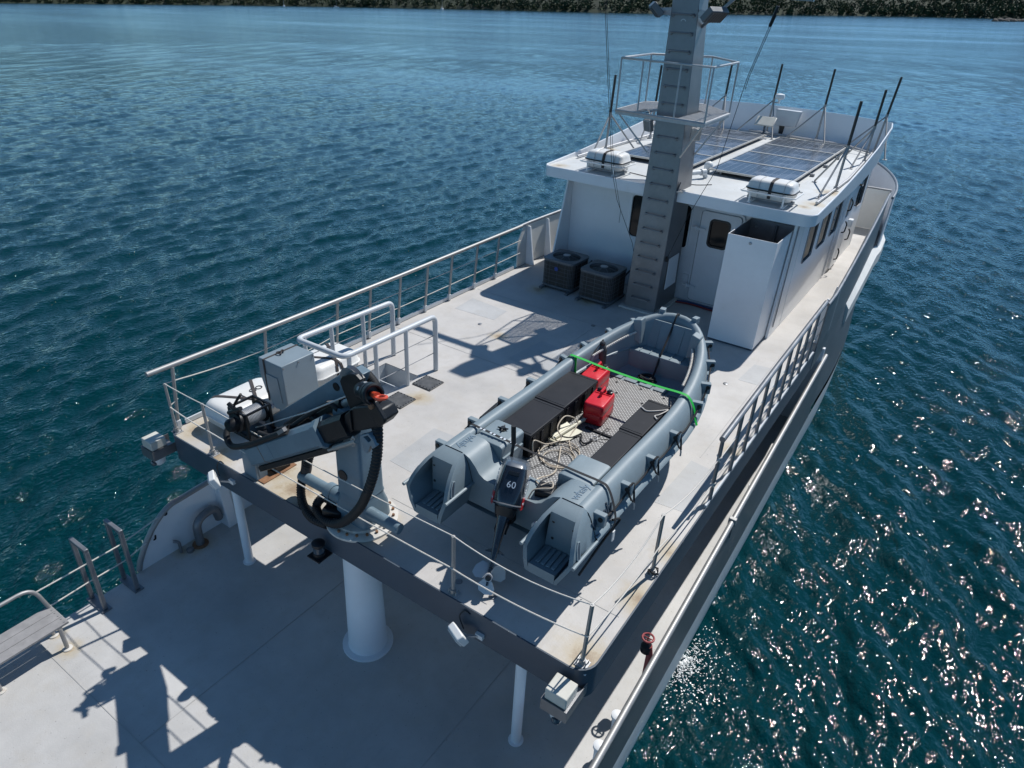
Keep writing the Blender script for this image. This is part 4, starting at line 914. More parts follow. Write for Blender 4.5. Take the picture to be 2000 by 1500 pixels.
M().tube(bez([(-2.43,1.25,1.235),(-2.36,1.32,1.25),(-2.42,1.33,1.24),(-2.33,1.24,1.245),(-2.40,1.22,1.25)]), .012, 5).obj('strap_knot', 'strap_brown', t)
m = M()
for (y, z) in ((1.03,1.18),(1.3,1.18),(1.57,1.18),(1.03,.9),(1.57,.9),(1.2,.7),(1.45,.7),(1.3,.78)): m.lathe((-2.035+.012*(1.22-z), y, z), [(.012,0),(.012,.012)], 8, (1,0,0))
m.obj('screws', 'dull_steel', t)
# ------------------------------------------------------------------ knuckle-boom crane
crane = thing('deck_crane', 'folded blue-grey knuckle-boom crane with black hoses on the aft deck', 'crane', (.06, .36, 0))
M().lathe((.08,.37,0), [(.46,.001),(.46,.03),(.42,.05),(.36,.055),(.36,.09),(.30,.10)], 36).obj('base_ring', 'rusty_white', crane)
m = M()
for k in range(20): a = k*.314; m.lathe((.08+.40*math.cos(a), .37+.40*math.sin(a), .05), [(.018,0),(.018,.03)], 6)
m.obj('ring_bolts', 'rust', crane)
M().rings([[(.10+a*k, .38+b*k, z) for a, b in rrect(.56, .5, .1)] for z, k in ((.10,1),(.30,.95),(.42,.82),(.5,.8))]).obj('slew_base', 'crane_grey', crane)
sc = M().cyl((-.90,.26,.30), (-.30,.26,.30), .075, n=16).obj('slew_cylinder', 'crane_grey', crane)
M().cyl((.30,.26,.30), (.84,.26,.30), .085, .07, 16).obj('rod_cover', 'crane_grey', sc)
M().cyl((-.38,.26,.30), (-.28,.26,.30), .115, n=16).obj('cylinder_flange', 'crane_grey', sc)
M().cyl((-.28,.26,.30), (.30,.26,.30), .10, n=16).obj('cylinder_body', 'crane_grey', sc)
M().rings([[(.10+a, .37+b, z) for a, b in rrect(.44*k, .40*k, .06)] for z, k in ((.48,1.05),(.52,1),(1.62,.95),(1.72,.9))]).obj('column', 'crane_grey', crane, bevel=.004)
M().lathe((.02,.168,.78), [(.075,0),(.075,.006)], 20, (0,-1,0)).obj('port_cover', 'black_steel', bpy.data.objects['column'])
def pyx(px, py, y):
    d = ray(px, py); return CAMP+d*((y-CAMP.y)/d.y)
def cz(u, v, y):            # measured outline points of the crane, solved on their own fore-and-aft plane
    p = pyx(390+u/4.444, 645+v/4.444, y); return (p.x, p.z)
def slab(pts, y0, y1, name, mat, par, bevel=.01): return M().prism([cz(u, v, y0) for u, v in pts], y0, y1).obj(name, mat, par, bevel=bevel)
ib = slab([(540,815),(565,785),(1205,392),(1320,345),(1400,395),(1330,600),(1110,615),(1050,660),(1030,740),(950,770),(820,830),(640,850)], .36, .52, 'inner_boom', 'crane_grey', crane)
p = pyx(657.5,755,.355); M().lathe(p, [(.052,0),(.052,.014)], 20, (0,-1,0)).obj('pin_cover', 'black_steel', ib)
slab([(1080,510),(1200,425),(1290,440),(1270,570),(1130,560)], .352, .359, 'pin_boss', 'crane_grey', ib, .002)
M().cyl(pyx(585,830,.28), pyx(672,788,.28), .075, n=14).obj('lift_cylinder', 'black_steel', ib)
M().cyl(pyx(672,788,.28), pyx(690,780,.28), .045, n=12).obj('lift_rod', 'steel', ib)
M().tube(bez([pyx(560,832,.24), pyx(590,812,.2), pyx(610,812,.2), pyx(625,826,.2)]), .05, 8).obj('hose_guard', 'rubber', ib)
# jib: folded back alongside, eight-sided box section
ja = pyx(500,886,.02); jb = pyx(636,843,.02); jd = (jb-ja).normalized(); JL = (jb-ja).length; ju = jd.cross(Vector((0,-1,0))); ju = ju if ju.z > 0 else -ju
def hexring(p, w, h, c=.3): return [p+Vector((0, sy*w/2*kx, 0))+ju*(kz*h/2) for sy, kx, kz in ((-1,1,-(1-c)),(-1,.55,-1),(1,.55,-1),(1,1,-(1-c)),(1,1,(1-c)),(1,.55,1),(-1,.55,1),(-1,1,(1-c)))]
jib = M().rings([hexring(ja+jd*q, .26, .31) for q in (0, .02, JL-.06, JL)]).obj('jib', 'crane_grey', crane, ang=20)
M().rings([hexring(ja+jd*q, .30, .36) for q in (JL-.03, JL+.05)]).obj('jib_collar', 'crane_grey', jib, ang=20)
M().rings([hexring(ja+jd*q, .22, .28) for q in (JL+.05, JL+.52)]).obj('extension', 'black_steel', jib, ang=20)
M().rings([hexring(ja+jd*q+ju*-.20, .18, .09) for q in (.05, JL+.1)]).obj('extension_guide', 'black_steel', jib, ang=20)
M().cyl(ja+jd*(JL+.0)+ju*-.20+V3(0,-.06,0), ja+jd*(JL+.55)+ju*-.19+V3(0,-.06,0), .034, n=12).obj('extension_rod', 'steel', jib)
M().beam(ja+jd*.75+ju*.20+V3(0,.02,0), ja+jd*1.0+ju*.19+V3(0,.02,0), .10, .05).obj('latch_block', 'black_steel', jib)
for q in (.36, .60): M().rings([hexring(ja+jd*(q+e_), .264, .314) for e_ in (0, .008)]).obj('weld_band', 'crane_grey' if q > .5 else 'rust', jib, ang=20)
hd = slab([(1285,705),(1330,670),(1470,655),(1555,705),(1600,790),(1555,845),(1350,885),(1290,865)], -.02, .22, 'jib_head', 'black_steel', crane, .018)
slab([(1255,735),(1300,700),(1320,880),(1280,905),(1255,880)], -.05, .24, 'head_collar', 'black_steel', hd)
cp = slab([(1455,645),(1485,615),(1515,625),(1600,775),(1600,805),(1562,845),(1535,830),(1480,720),(1455,680)], -.10, -.05, 'cheek_plate', 'black_steel', hd)
M().lathe(pyx(727,792,-.10), [(.034,0),(.034,.03),(.015,.04)], 12, (0,-1,0)).obj('cheek_pin', 'rust', cp)
vs, fs = plate_mesh([cz(u, v, -.04) for u, v in [(1405,905),(1480,885),(1520,935),(1548,1000),(1520,1020),(1500,990),(1470,1060),(1440,1040)]], [[cz(u, v, -.04) for u, v in [(1435,915),(1475,905),(1505,945),(1480,965)]]], .06)
M().add([V3(v.x, -.04+v.z, v.y) for v in vs], fs).obj('tool_lug', 'crane_grey', hd, bevel=.006)
M().tube([pyx(690+3*math.cos(a), 862+9*math.sin(a), -.05) for a in np.linspace(0, 6.28, 15)[:-1]], .014, 6, True).obj('shackle', 'steel', hd)
ck = [(1212,440),(1232,400),(1290,375),(1345,388),(1392,440),(1368,520),(1400,600),(1450,650),(1440,700),(1320,720),(1285,640),(1268,590),(1238,520)]
sk = slab(ck, .06, .12, 'sheave_cheek', 'black_steel', hd, .012)
slab([(u+22, v-8) for u, v in ck], .19, .25, 'sheave_cheek', 'black_steel', hd, .012)
M().lathe(pyx(683,743,.12), [(.15,.0),(.12,.035),(.15,.07)], 28, (0,1,0)).obj('sheave', 'dull_steel', hd)
hs = pyx(716,765,.0); hx = Vector((.90,-.34,.30)).normalized()
hk = M().lathe(hs, [(.08,-.16),(.095,-.12),(.095,.0),(.08,.02),(.08,.05),(.115,.07),(.115,.11),(.095,.12),(.118,.135),(.118,.19),(.10,.20),(.085,.19),(.085,.12)], 28, hx).obj('hook_sheave', 'black_steel', crane, ang=50)
M().lathe(hs+hx*.12, [(.08,0),(.08,.004)], 24, hx).obj('sheave_core', 'black', hk)
for a in (.6, 1.7): M().lathe(hs+hx*-.04+Vector((0,0,1))*.092*math.sin(a)-Vector((.3,.9,0))*.09*math.cos(a), [(.022,0),(.022,.012)], 10, Vector((0,0,1))*math.sin(a)-Vector((.3,.9,0))*math.cos(a)).obj('grease_nipple', 'steel', hk)
q = hs+hx*.14
M().cyl(q, q+hx*.14, .03, .042, 12).obj('swivel', 'hook_orange', hk)
side = hx.cross(Vector((0,0,1))).normalized()
M().tube([q+hx*(.17+.075*(1-math.cos(a))*.9)+side*(.05*math.sin(a)) for a in np.linspace(0, 2*math.pi, 20)[:-1]], .018, 8, True).obj('hook', 'hook_orange', hk)
# winch: drum lies fore and aft
wc = pyx(491,811,.16); wy = Vector((0,1,0))
wn = M().lathe(wc, [(.10,-.14),(.10,.14)], 28, wy).obj('winch_drum', 'black_steel', crane)
m = M()
for k in range(15): m.tube([wc+wy*(-.133+.019*k)+Vector((math.cos(a), 0, math.sin(a)))*.112 for a in np.linspace(0, 2*math.pi, 25)[:-1]], .0098, 6, True)
m.obj('winch_cable', 'galv', wn)
for q in (-.165, .145): M().lathe(wc+wy*q, [(.155,0),(.155,.02)], 28, wy).obj('winch_flange', 'black_steel', wn)
M().lathe(wc-wy*.36, [(.07,0),(.09,.03),(.09,.12),(.13,.13),(.13,.19)], 18, wy).obj('winch_motor', 'black_steel', wn)
fr = M()
for sx in (-.17, .17): fr.beam(wc+V3(sx,-.2,.15), wc+V3(sx,.18,.15), .025, .025); fr.beam(wc+V3(sx,-.19,.15), wc+V3(sx,-.19,-.2), .03, .03, (0,1,0)); fr.beam(wc+V3(sx,.175,.15), wc+V3(sx,.175,-.2), .03, .03, (0,1,0))
fr.beam(wc+V3(-.17,-.2,.15), wc+V3(.17,-.2,.15), .025, .025); fr.beam(wc+V3(-.17,.18,.15), wc+V3(.17,.18,.15), .025, .025)
fr.box(wc.x-.2, wc.x+.42, wc.y-.2, wc.y+.19, wc.z-.23, wc.z-.2); fr.obj('winch_frame', 'black_steel', wn)
for k, (a, b) in enumerate((((446,788),(466,806)), ((447,806),(470,798)), ((446,826),(465,842)))): M().cyl(pyx(*a, -.12), pyx(*b, -.1), .03, n=8).obj('hydraulic_fitting', 'black_steel', wn)
M().tube([pyx(500,835,.16), pyx(600,805,.10), pyx(690,768,.12)], .010, 6).obj('wire_rope', 'galv', crane)
# hoses
def hose(pts, r, name='hose', mat='rubber', rib=True):
    P = bez(pts, 16 if rib else 8); rr = [r*(1+(.13 if (i % 2) else -.05)) for i in range(len(P))] if rib else r
    return M().tube(P, rr, 10).obj(name, mat, crane)
hose([pyx(735,800,.12), pyx(738,850,.02), pyx(735,900,-.02), pyx(722,950,-.06), pyx(700,995,-.08), pyx(665,1022,-.02), pyx(632,1015,.02), pyx(618,990,.08), pyx(632,972,.16), pyx(655,985,.2)], .054, 'hose')
hose([pyx(700,722,.62), pyx(718,733,.6), pyx(736,760,.5), pyx(738,800,.30), pyx(735,850,.10)], .055, 'hose')
hose([pyx(606,885,.35), pyx(598,915,.30), pyx(588,950,.2), pyx(592,985,.08), pyx(610,1012,.0), pyx(640,1025,.0)], .055, 'hose')
hose([pyx(604,880,.35), pyx(600,898,.34), pyx(598,918,.30), pyx(592,935,.26)], .07, 'hose_sleeve', 'strap_brown', False)
hose([pyx(560,842,-.08), pyx(525,855,-.09), pyx(488,868,-.10), pyx(455,872,-.10), pyx(443,855,-.08), pyx(446,838,.0), pyx(462,832,.1)], .042, 'hose', 'rubber', False)
hose([pyx(470,770,.0), pyx(455,800,-.02), pyx(462,835,-.03), pyx(480,852,-.02)], .018, 'hose', 'rubber', False)
hose([pyx(505,845,-.03), pyx(540,850,.02), pyx(600,812,.15), pyx(640,790,.2), pyx(660,800,.2)], .03, 'hose', 'rubber', False)
M().beam(pyx(545,845,-.10), pyx(556,838,-.10), .05, .05).obj('hose_clamp', 'dull_steel', crane)
M().cbox(pyx(652,1000,.14), (.26,.16,.14), rz=.3).obj('valve_block', 'black_steel', crane, bevel=.02)
# boom rest
t = thing('boom_rest', 'grey steel boom rest on a rusty deck pad at the aft edge', 'boom rest', (-1.66, .12, 0))
M().box(-1.84, -1.46, .06, .62, .001, .014).obj('pad', 'rust', t)
M().prism([(-1.86,.014),(-1.58,.014),(-1.60,.44),(-1.86,.48)], .05, .09).obj('post', 'crane_grey', t, bevel=.006)
M().box(-1.86, -1.82, .09, .22, .014, .46).obj('post_flange', 'crane_grey', t)
M().box(-1.62, -1.58, .09, .22, .014, .42).obj('post_flange', 'crane_grey', t)
M().box(-1.82, -1.5, .3, .55, .014, .16).obj('chock', 'black_steel', t, bevel=.01)
# ------------------------------------------------------------------ fittings on the aft edge band
def camera_box(x, y, sx, label):
    t = thing('camera_box', label, 'camera', (x, y, -.45), 'surveillance cameras at the aft deck corners')
    M().box(x-.125, x+.125, y-.12, y+.12, -.20, -.05).obj('lid_box', 'dish_cream', t, bevel=.012)
    m = M(); m.box(x-.15, x+.15, y-.14, y-.13, -.36, -.20).box(x-.15, x-.14, y-.13, y+.3, -.36, -.20).box(x+.14, x+.15, y-.13, y+.3, -.36, -.20).box(x-.14, x+.14, y-.13, y+.2, -.215, -.205); m.obj('bracket', 'mast_alu', t)
    M().lathe((x, y-.0, -.36), [(.09,.02),(.105,-.02),(.105,-.07),(.09,-.14),(.04,-.18)], 20).obj('housing', 'plastic_white', t)
    M().lathe((x+.02, y-.08, -.46), [(.05,0),(.05,.03),(.03,.05)], 14, (.1,-1,-.3)).obj('dome_lens', 'dome_glass', t)
camera_box(3.42, -.20, 1, 'cream camera box on a steel bracket under the starboard aft deck corner'); camera_box(-3.72, -.17, -1, 'cream camera box on a steel bracket at the port aft deck corner')
def edge_flood(x, z, label, d):
    t = thing('work_light', label, 'floodlight', (x, -.12, z), 'work lights on the aft deck edge')
    flood((x, -.17, z), d, 'lamp_body', (.24,.09,.18), t, 'lens', 'plastic_white')
    M().box(x+.14, x+.24, -.05, -.0075, z-.06, z+.0).obj('bracket', 'plastic_white', t); M().beam((x+.06,-.12,z-.03), (x+.18,-.04,z-.03), .02, .02).obj('arm', 'galv', t)
    M().tube(bez([(x+.02,-.10,z+.03),(x-.08,-.05,z+.12),(x-.03,-.02,z+.22),(x+.04,-.012,z+.2)]), .008, 5).obj('cable', 'black', t)
edge_flood(2.08, -.26, 'small floodlight on the aft deck edge below the outboard motor', (-.35,-.8,-.5)); edge_flood(-2.27, -.16, 'small floodlight on the aft deck edge to port of the boom rest', (-.5,-.8,-.4))
t = thing('stern_light', 'black cylindrical navigation light on the aft deck edge below the crane', 'navigation light', (-.22, -.14, -.4))
M().box(-.33, -.11, -.24, -.0075, -.44, -.42).obj('shelf', 'black', t)
M().lathe((-.22,-.13,-.42), [(.08,0),(.08,.05),(.07,.055),(.07,.15),(.085,.16),(.085,.2),(.05,.22)], 20).obj('lamp', 'black', t)
M().lathe((-.22,-.13,-.365), [(.073,0),(.073,.09)], 20).obj('lens', 'dome_glass', t)
# ------------------------------------------------------------------ lower deck, port side
t = thing('bench', 'grey slatted bench with tube frame at the port side of the lower deck', 'bench', (-3.43, -3.2, LD))
for i in range(3): M().box(-3.69+.165*i, -3.69+.165*i+.158, -4.4, -2.13, -1.885, -1.85).obj('plank', 'wood_grey', t, bevel=.004)
for y in (-2.25, -3.1, -4.1):
    for x in (-3.6, -3.22): M().cyl((x, y, LD+.01), (x, y, -1.9), .028, n=10).obj('leg', 'steel', t); M().lathe((x, y, LD+.001), [(.065,0),(.065,.012),(.04,.02)], 14).obj('leg_foot', 'rusty_white', t)
    M().beam((-3.66, y, -1.905), (-3.2, y, -1.905), .05, .035).obj('cross_bar', 'steel', t)
M().tube(fillet([(-3.74,-4.5,-1.45),(-3.74,-2.25,-1.45),(-3.66,-2.16,-1.86)], .18), .028, 10).obj('back_rail', 'steel', t)
m = M()
for i in range(6): m.lathe((-3.66+.085*i, -2.17, -1.85), [(.012,0),(.012,.006)], 8)
m.obj('bolt_heads', 'steel', t)
def hoop(y, label):
    t = thing('boarding_hoop', label, 'handrail', (-3.66, y, LD), 'inverted U hoops at the port gangway')
    M().box(-3.89, -3.42, y-.07, y+.07, LD+.001, LD+.02).obj('base_plate', 'rusty_white' if False else 'dull_steel', t)
    for x in (-3.85, -3.48): M().box(x-.03, x+.03, y-.03, y+.03, LD+.02, -1.155).obj('leg', 'dull_steel', t, bevel=.008)
    M().box(-3.88, -3.45, y-.03, y+.03, -1.154, -1.10).obj('top_bar', 'dull_steel', t, bevel=.008)
hoop(-1.07, 'grey U-shaped boarding hoop next to the curved bulwark end'); hoop(-1.57, 'grey U-shaped boarding hoop closer to the bench')
t = thing('gangway_rope', 'two white ropes from the port bulwark to the bench', 'rope', (-3.8, -1.2, LD))
M().tube([(-3.81,-.24,-1.50),(-3.66,-1.07,-1.5),(-3.66,-1.57,-1.5),(-3.73,-2.28,-1.55)], .011, 6).obj('strand', 'rope', t); M().tube([(-3.81,-.50,-1.83),(-3.66,-1.07,-1.82),(-3.66,-1.57,-1.82),(-3.68,-2.18,-1.86)], .011, 6).obj('strand', 'rope', t)
for p in ((-3.81,-.24,-1.50),(-3.81,-.50,-1.83)): M().tube([V3(*p)+V3(.05*math.cos(a), .02*math.sin(a), .04*math.sin(a*1.0)) for a in range(7)], .014, 6, True).obj('lashing', 'rope_dark', t)
t = thing('gooseneck_vent', 'grey steel gooseneck vent pipe by the port bulwark', 'vent pipe', (-3.62, .12, LD))
M().tube(fillet([(-3.60,.10,LD+.0),(-3.60,.10,LD+.50),(-3.66,.50,LD+.50),(-3.68,.55,LD+.22)], .2, 8), .068, 16).obj('pipe', 'dull_steel', t)
M().lathe((-3.60,.10,LD+.001), [(.13,0),(.13,.015),(.08,.02)], 20).obj('flange', 'rust', t)
t = thing('small_vent', 'small bent pipe and filler cap beside the gooseneck vent', 'vent pipe', (-3.66, -.2, LD))
M().tube(fillet([(-3.68,-.2,LD),(-3.68,-.2,LD+.22),(-3.74,-.26,LD+.24)], .06), .025, 10).obj('pipe', 'dull_steel', t); M().lathe((-3.58,-.1,LD+.001), [(.06,0),(.06,.05),(.03,.06)], 14).obj('filler_cap', 'dull_steel', t)
# ------------------------------------------------------------------ tender
CX = 1.90
boat = thing('tender_boat', 'blue-grey plastic work tender lashed down on the upper deck', 'boat', (CX, 3.4, 0))
def skew(y): return .021*max(0, y-2.0)                   # she lies a touch askew on her chocks
def sheer(y): return max(0, (y-2.8)/2.85)**2
def outline(h, yb, z, rise, ys=3.2, y0=1.0, n=2.15):
    L = yb-ys; side = []
    for y in (y0, 1.5, 2.1, 2.7, 3.2): side.append((h, y))
    for k in range(1, 17):
        a = math.pi/2*k/16; side.append((h*max(math.cos(a), 0)**(2/n), ys+L*math.sin(a)**(2/n)))
    def zz(y): return z+rise*sheer(y)
    right = [(CX+skew(y)+x, y, zz(y)) for x, y in side]; left = [(CX+skew(y)-x, y, zz(y)) for x, y in reversed(side[:-1])]
    return right+left
LV = [(.55,.43,5.05,.55),(.80,.46,5.3,.52),(.97,.56,5.48,.48),(1.12,.765,5.63,.43),(1.165,.785,5.675,.43),(1.185,.81,5.695,.43),(1.17,.84,5.68,.43),(1.125,.86,5.66,.43),
      (1.105,.95,5.68,.43),(1.07,1.05,5.69,.43),(1.035,1.11,5.69,.43),(1.0,1.15,5.68,.43),(.955,1.17,5.66,.43),(.91,1.172,5.63,.43),(.87,1.155,5.60,.43),(.85,1.11,5.58,.43),(.84,.98,5.52,.38),(.82,.70,5.35,.0)]
hull = M().rings([outline(h, yb, z, r) for h, z, yb, r in LV], cap=False, closed=False)
hull.obj('hull', 'boat_grey', boat, ang=50)
bo = outline(.55, 5.05, .43, .55); M().add(bo, [tuple(range(len(bo)))]).obj('keel_plate', 'boat_grey', boat)
# sculpted stern with motor well
prof = [(-1.0,.50),(1.0,.50),(1.05,1.05),(1.0,1.14),(.93,1.165),(.66,1.165),(.58,1.13),(.50,1.05),(.44,.97),(.36,.925),(.25,.915),(-.25,.915),(-.36,.925),(-.44,.97),(-.50,1.05),(-.58,1.13),(-.66,1.165),(-.93,1.165),(-1.0,1.14),(-1.05,1.05)]
M().prism([(CX+a, z) for a, z in prof], 1.0, 1.40).obj('transom', 'boat_grey', boat, ang=50)
for s in (-1, 1):
    p2 = [(.40,.72),(.84,.72),(.84,1.13),(.80,1.145),(.44,1.145),(.40,1.12)]
    M().prism([(CX+s*a, z) for a, z in p2], 1.402, 1.90).obj('stern_seat', 'boat_grey', boat, bevel=.012)
    M().prism([(CX+s*a, z) for a, z in [(.41,.98),(.375,.98),(.375,.72),(.41,.72)]], 1.42, 1.86).obj('seat_step', 'boat_grey', boat, bevel=.006)
# floor
m = M(); fo = [(CX+.8, 1.41), (CX+.8, 3.2), (CX+.80, 4.0), (CX+.72, 4.62), (CX-.60, 4.62), (CX-.72, 4.0), (CX-.79, 3.2), (CX-.8, 1.41)]
m.prism(fo, .70, .712, 'xy').obj('floor_plate', 'checker_plate', boat)
m = M(); m.add([(x, y, .695) for x, y, z in outline(.82, 5.35, .7, 0)], [tuple(range(len(bo)))]); m.obj('floor', 'boat_grey', boat)
for x in (-.5,-.25,0,.25,.5): M().box(CX+.05+x-.10, CX+.05+x+.10, 4.64, 5.0, .697, .725).obj('floor_slat', 'boat_grey', boat, bevel=.008)
for (x, y) in ((-.35,4.5),(.05,4.54),(.45,4.5),(-.2,4.2),(.25,4.15),(.62,4.3),(-.52,4.3)): M().lathe((CX+x, y, .712), [(.02,0),(.02,.006)], 10).obj('floor_bolt', 'black', boat)
M().box(CX-.1, CX+.44, 3.02, 3.06, .713, .735).obj('floor_beam', 'crate', boat)
# bow seat and backrest
so = [(x, y, z) for x, y, z in outline(.835, 5.50, 1.08, 0) if y > 5.04]
so = [(CX+skew(5)+.50, 5.03, 1.08)]+so+[(CX+skew(5)-.50, 5.03, 1.08)]
lo = [(x, y, .70) for x, y, z in so]; M().rings([lo, so]).obj('bow_seat', 'boat_grey', boat, bevel=.012)
BX = CX+skew(5.3)
for x in (-.34,-.17,0,.17,.34): M().box(BX+x-.008, BX+x+.008, 5.05, 5.30, 1.079, 1.092).obj('seat_rib', 'boat_pod', boat)
bp = M(); bp.add([(BX-.34,5.30,1.08),(BX+.34,5.30,1.08),(BX+.38,5.44,1.50),(BX-.38,5.44,1.50),(BX-.34,5.32,1.08),(BX+.34,5.32,1.08),(BX+.38,5.46,1.50),(BX-.38,5.46,1.50)], [(0,1,2,3),(4,5,6,7),(0,1,5,4),(1,2,6,5),(2,3,7,6),(3,0,4,7)]); bp.obj('bow_panel', 'boat_pod', boat)
for x in (-.19, 0, .19): M().beam((BX+x,5.295,1.10), (BX+x*1.06,5.43,1.48), .02, .012, (0,-1,.4)).obj('panel_rib', 'boat_grey', boat)
for s in (-1, 1): M().prism([(BX+s*a, z) for a, z in ((.38,1.14),(.50,1.18),(.56,1.52),(.42,1.56))], 5.14, 5.32).obj('bow_bracket', 'boat_grey', boat, bevel=.02)
# inner stringer ledge
def inner_pt(s, y, z):
    L = 5.54-3.2; x = .835 if y <= 3.2 else .835*max(0, 1-((y-3.2)/L)**2.15)**(1/2.15); return V3(CX+skew(y)+s*x, y, z)
for s in (-1, 1): M().tube([inner_pt(s, y, .96+.16*sheer(y)) for y in np.linspace(1.95, 5.15, 22)], .035, 8).obj('stringer', 'boat_grey', boat)
# stern pods
def pod(s):
    def sec(z, which):      # half-x of the wall at height z
        if which == 'o': pts = [(.48,1.0),(.80,1.165),(1.05,1.07),(1.12,1.03),(1.17,.98)]
        else: pts = [(.48,.60),(.80,.53),(1.05,.60),(1.12,.64),(1.17,.68)]
        return float(np.interp(z, [p[0] for p in pts], [p[1] for p in pts]))
    def ztop(y): return float(np.interp(y, [.46,.50,.56,.64,.74,.84,.93,1.0], [.62,.78,.90,1.0,1.08,1.13,1.155,1.17]))
    body = M(); ys = [.46,.50,.56,.64,.74,.84,.92,.997]; zs = [0,.12,.3,.5,.7,.85,.95,1]
    for which in 'oi':
        rs = []
        sg = 1 if which == 'o' else -1
        for y in ys:
            zt = ztop(y); zl = [.48+(zt-.48)*q for q in zs]
            outer = [(CX+s*sec(z, which), y, z) for z in zl]; inner = [(CX+s*(sec(z, which)-sg*.05), y, z) for z in reversed(zl)]
            rs.append(outer+inner)
        body.rings(rs)
    # roof block, back wall, floor, lip, bottom
    def xs(z): return CX+s*(sec(z, 'i')+.049), CX+s*(sec(z, 'o')-.049)
    rs = []
    for y, z0 in ((.80,1.07),(.84,1.08),(.92,1.10),(.997,1.11)):
        zt = ztop(y); a, b = xs(z0); c, d = xs(zt); rs.append([(a,y,z0),(b,y,z0),(d,y,zt),(c,y,zt)])
    body.rings(rs)
    a, b = xs(.6); c, d = xs(1.1); body.rings([[(a,.82,.56),(b,.82,.56),(d,.80,1.075),(c,.80,1.075)], [(a,.99,.56),(b,.99,.56),(d,.99,1.075),(c,.99,1.075)]])
    a, b = xs(.52); body.rings([[(a,.455,.48),(b,.455,.48),(b,.46,.60),(a,.46,.60)], [(a,.52,.48),(b,.52,.48),(b,.52,.585),(a,.52,.585)], [(a,.83,.48),(b,.83,.48),(b,.83,.60),(a,.83,.60)]])
    p = body.obj('stern_pod', 'boat_pod', boat, ang=42)
    for q in (.2,.4,.6,.8):
        x = a+(b-a)*q; M().beam((x,.53,.596), (x,.81,.606), .045, .022).obj('step_rib', 'boat_pod', p, bevel=.006)
    a, b = xs(.85)
    for q in (.25, .75):
        for z in (.74, .98): M().lathe((a+(b-a)*q, .812+(.0 if z < .9 else -.006), z), [(.018,0),(.018,.003)], 10, (0,-1,.05)).obj('drain_hole', 'black', p)
    M().tube([(CX+s*1.172, y, .80) for y in (.47, .7, 1.0)], .022, 8).obj('rub_strip', 'boat_grey', p); M().tube([(CX+s*.523, y, .80) for y in (.47, .7, 1.0)], .022, 8).obj('rub_strip', 'boat_grey', p)
    for which, sg in (('o', 1), ('i', -1)):     # hand slots
        rim = [(CX+s*(sec(z, which)+sg*.004), y, z) for y, z in ((.60,.80),(.585,.84),(.62,.93),(.67,.985),(.70,.975),(.68,.92),(.64,.83),(.615,.80))]
        M().tube(rim, .010, 6, True).obj('slot_rim', 'boat_grey', p)
        M().add([Vector(q)+V3(s*sg*.003,0,0) for q in rim], [tuple(range(len(rim)))]).obj('hand_slot', 'emboss' if False else 'fascia', p, smooth=False)
    M().tube([(CX+s*sec(z, 'i')*1.0, 1.0, z) for z in (.8,1.05,1.12)]+[(CX+s*x, 1.0, 1.172) for x in (.70,.82,.95)]+[(CX+s*sec(z, 'o'), 1.0, z) for z in (1.12,1.05,.8)], .006, 5).obj('pod_seam', 'black', p)
    return p
pod(-1); pod(1)
for s in (-1, 1): text_obj('lettering', 'whaly', .15, frame((CX+s*.80, 1.22, 1.166), (0,1,0) if s > 0 else (0,-1,0), (-1,0,0) if s > 0 else (1,0,0)), 'emboss', boat, .004, spacing=.9)
Tw = frame((CX+1.10, 1.22, .985), (0,1,0), (-.34,0,1)); text_obj('lettering', 'whaly', .24, Tw, 'fascia', boat, .006, spacing=.85)
M().tube(bez([Tw @ Vector((-.24,-.13,.004)), Tw @ Vector((0,-.17,.004)), Tw @ Vector((.24,-.11,.004))]), .008, 5).obj('lettering_swoosh', 'fascia', boat)
# cleat blocks with grab lines
def side_pt(s, y, z=1.02, o=0):
    L = 5.69-3.2; x = 1.09+o if y <= 3.2 else (1.09+o)*max(0, 1-((y-3.2)/L)**2.15)**(1/2.15); return V3(CX+skew(y)+s*x, y, z+.43*sheer(y))
CY = [1.12, 1.78, 2.45, 3.14, 3.96, 4.42, 4.93, 5.33]
for s in (-1, 1):
    for i, y in enumerate(CY):
        p = side_pt(s, y); yaw = math.atan2(max(0, y-3.2)*.40, 1)*s
        nrm = Matrix.Rotation(yaw, 4, 'Z'); T = Matrix.Translation(p) @ nrm
        c = M().box(-.05 if s > 0 else -.10, .10 if s > 0 else .05, -.04, .04, -.09, .075, T).obj('cleat', 'boat_grey', boat, bevel=.01)
        M().lathe(T @ Vector((s*.055, -.041, .02)), [(.03,0),(.03,.012)], 10, nrm @ Vector((0,-1,0))).obj('rope_hole', 'black', c)
        if s > 0 and i in (1, 2, 3):
            m = M(); q = T @ Vector((.06,0,0))
            m.tube([q+V3(.0,-.05,.02), q+V3(.02,-.055,.09), q+V3(.03,.0,.10), q+V3(.02,.055,.07), q+V3(.05,.04,-.05), q+V3(.08,.01,-.16), q+V3(.06,-.04,-.1)], .014, 6, True); m.obj('lashing', 'rope_dark', c)
            M().tube([q+V3(.07,.01,-.14), q+V3(.085,.012,-.2), q+V3(.09,0,-.25)], .012, 6).obj('chain_end', 'galv', c)
    m = M()
    for a, b in zip(CY[:-1], CY[1:]):
        p, q = side_pt(s, a, 1.03, .065), side_pt(s, b, 1.03, .065); mid = side_pt(s, (a+b)/2, .93 if a < 4 else .99, .045)
        m.tube(bez([p, mid, q], 6), .013, 6)
    m.obj('grab_line', 'rope_dark', boat)
M().tube(bez([side_pt(-1,5.33,1.05,.06), V3(BX-.2,5.75,1.50), V3(BX+.2,5.75,1.50), side_pt(1,5.33,1.05,.06)], 6), .013, 6).obj('grab_line', 'rope_dark', boat)
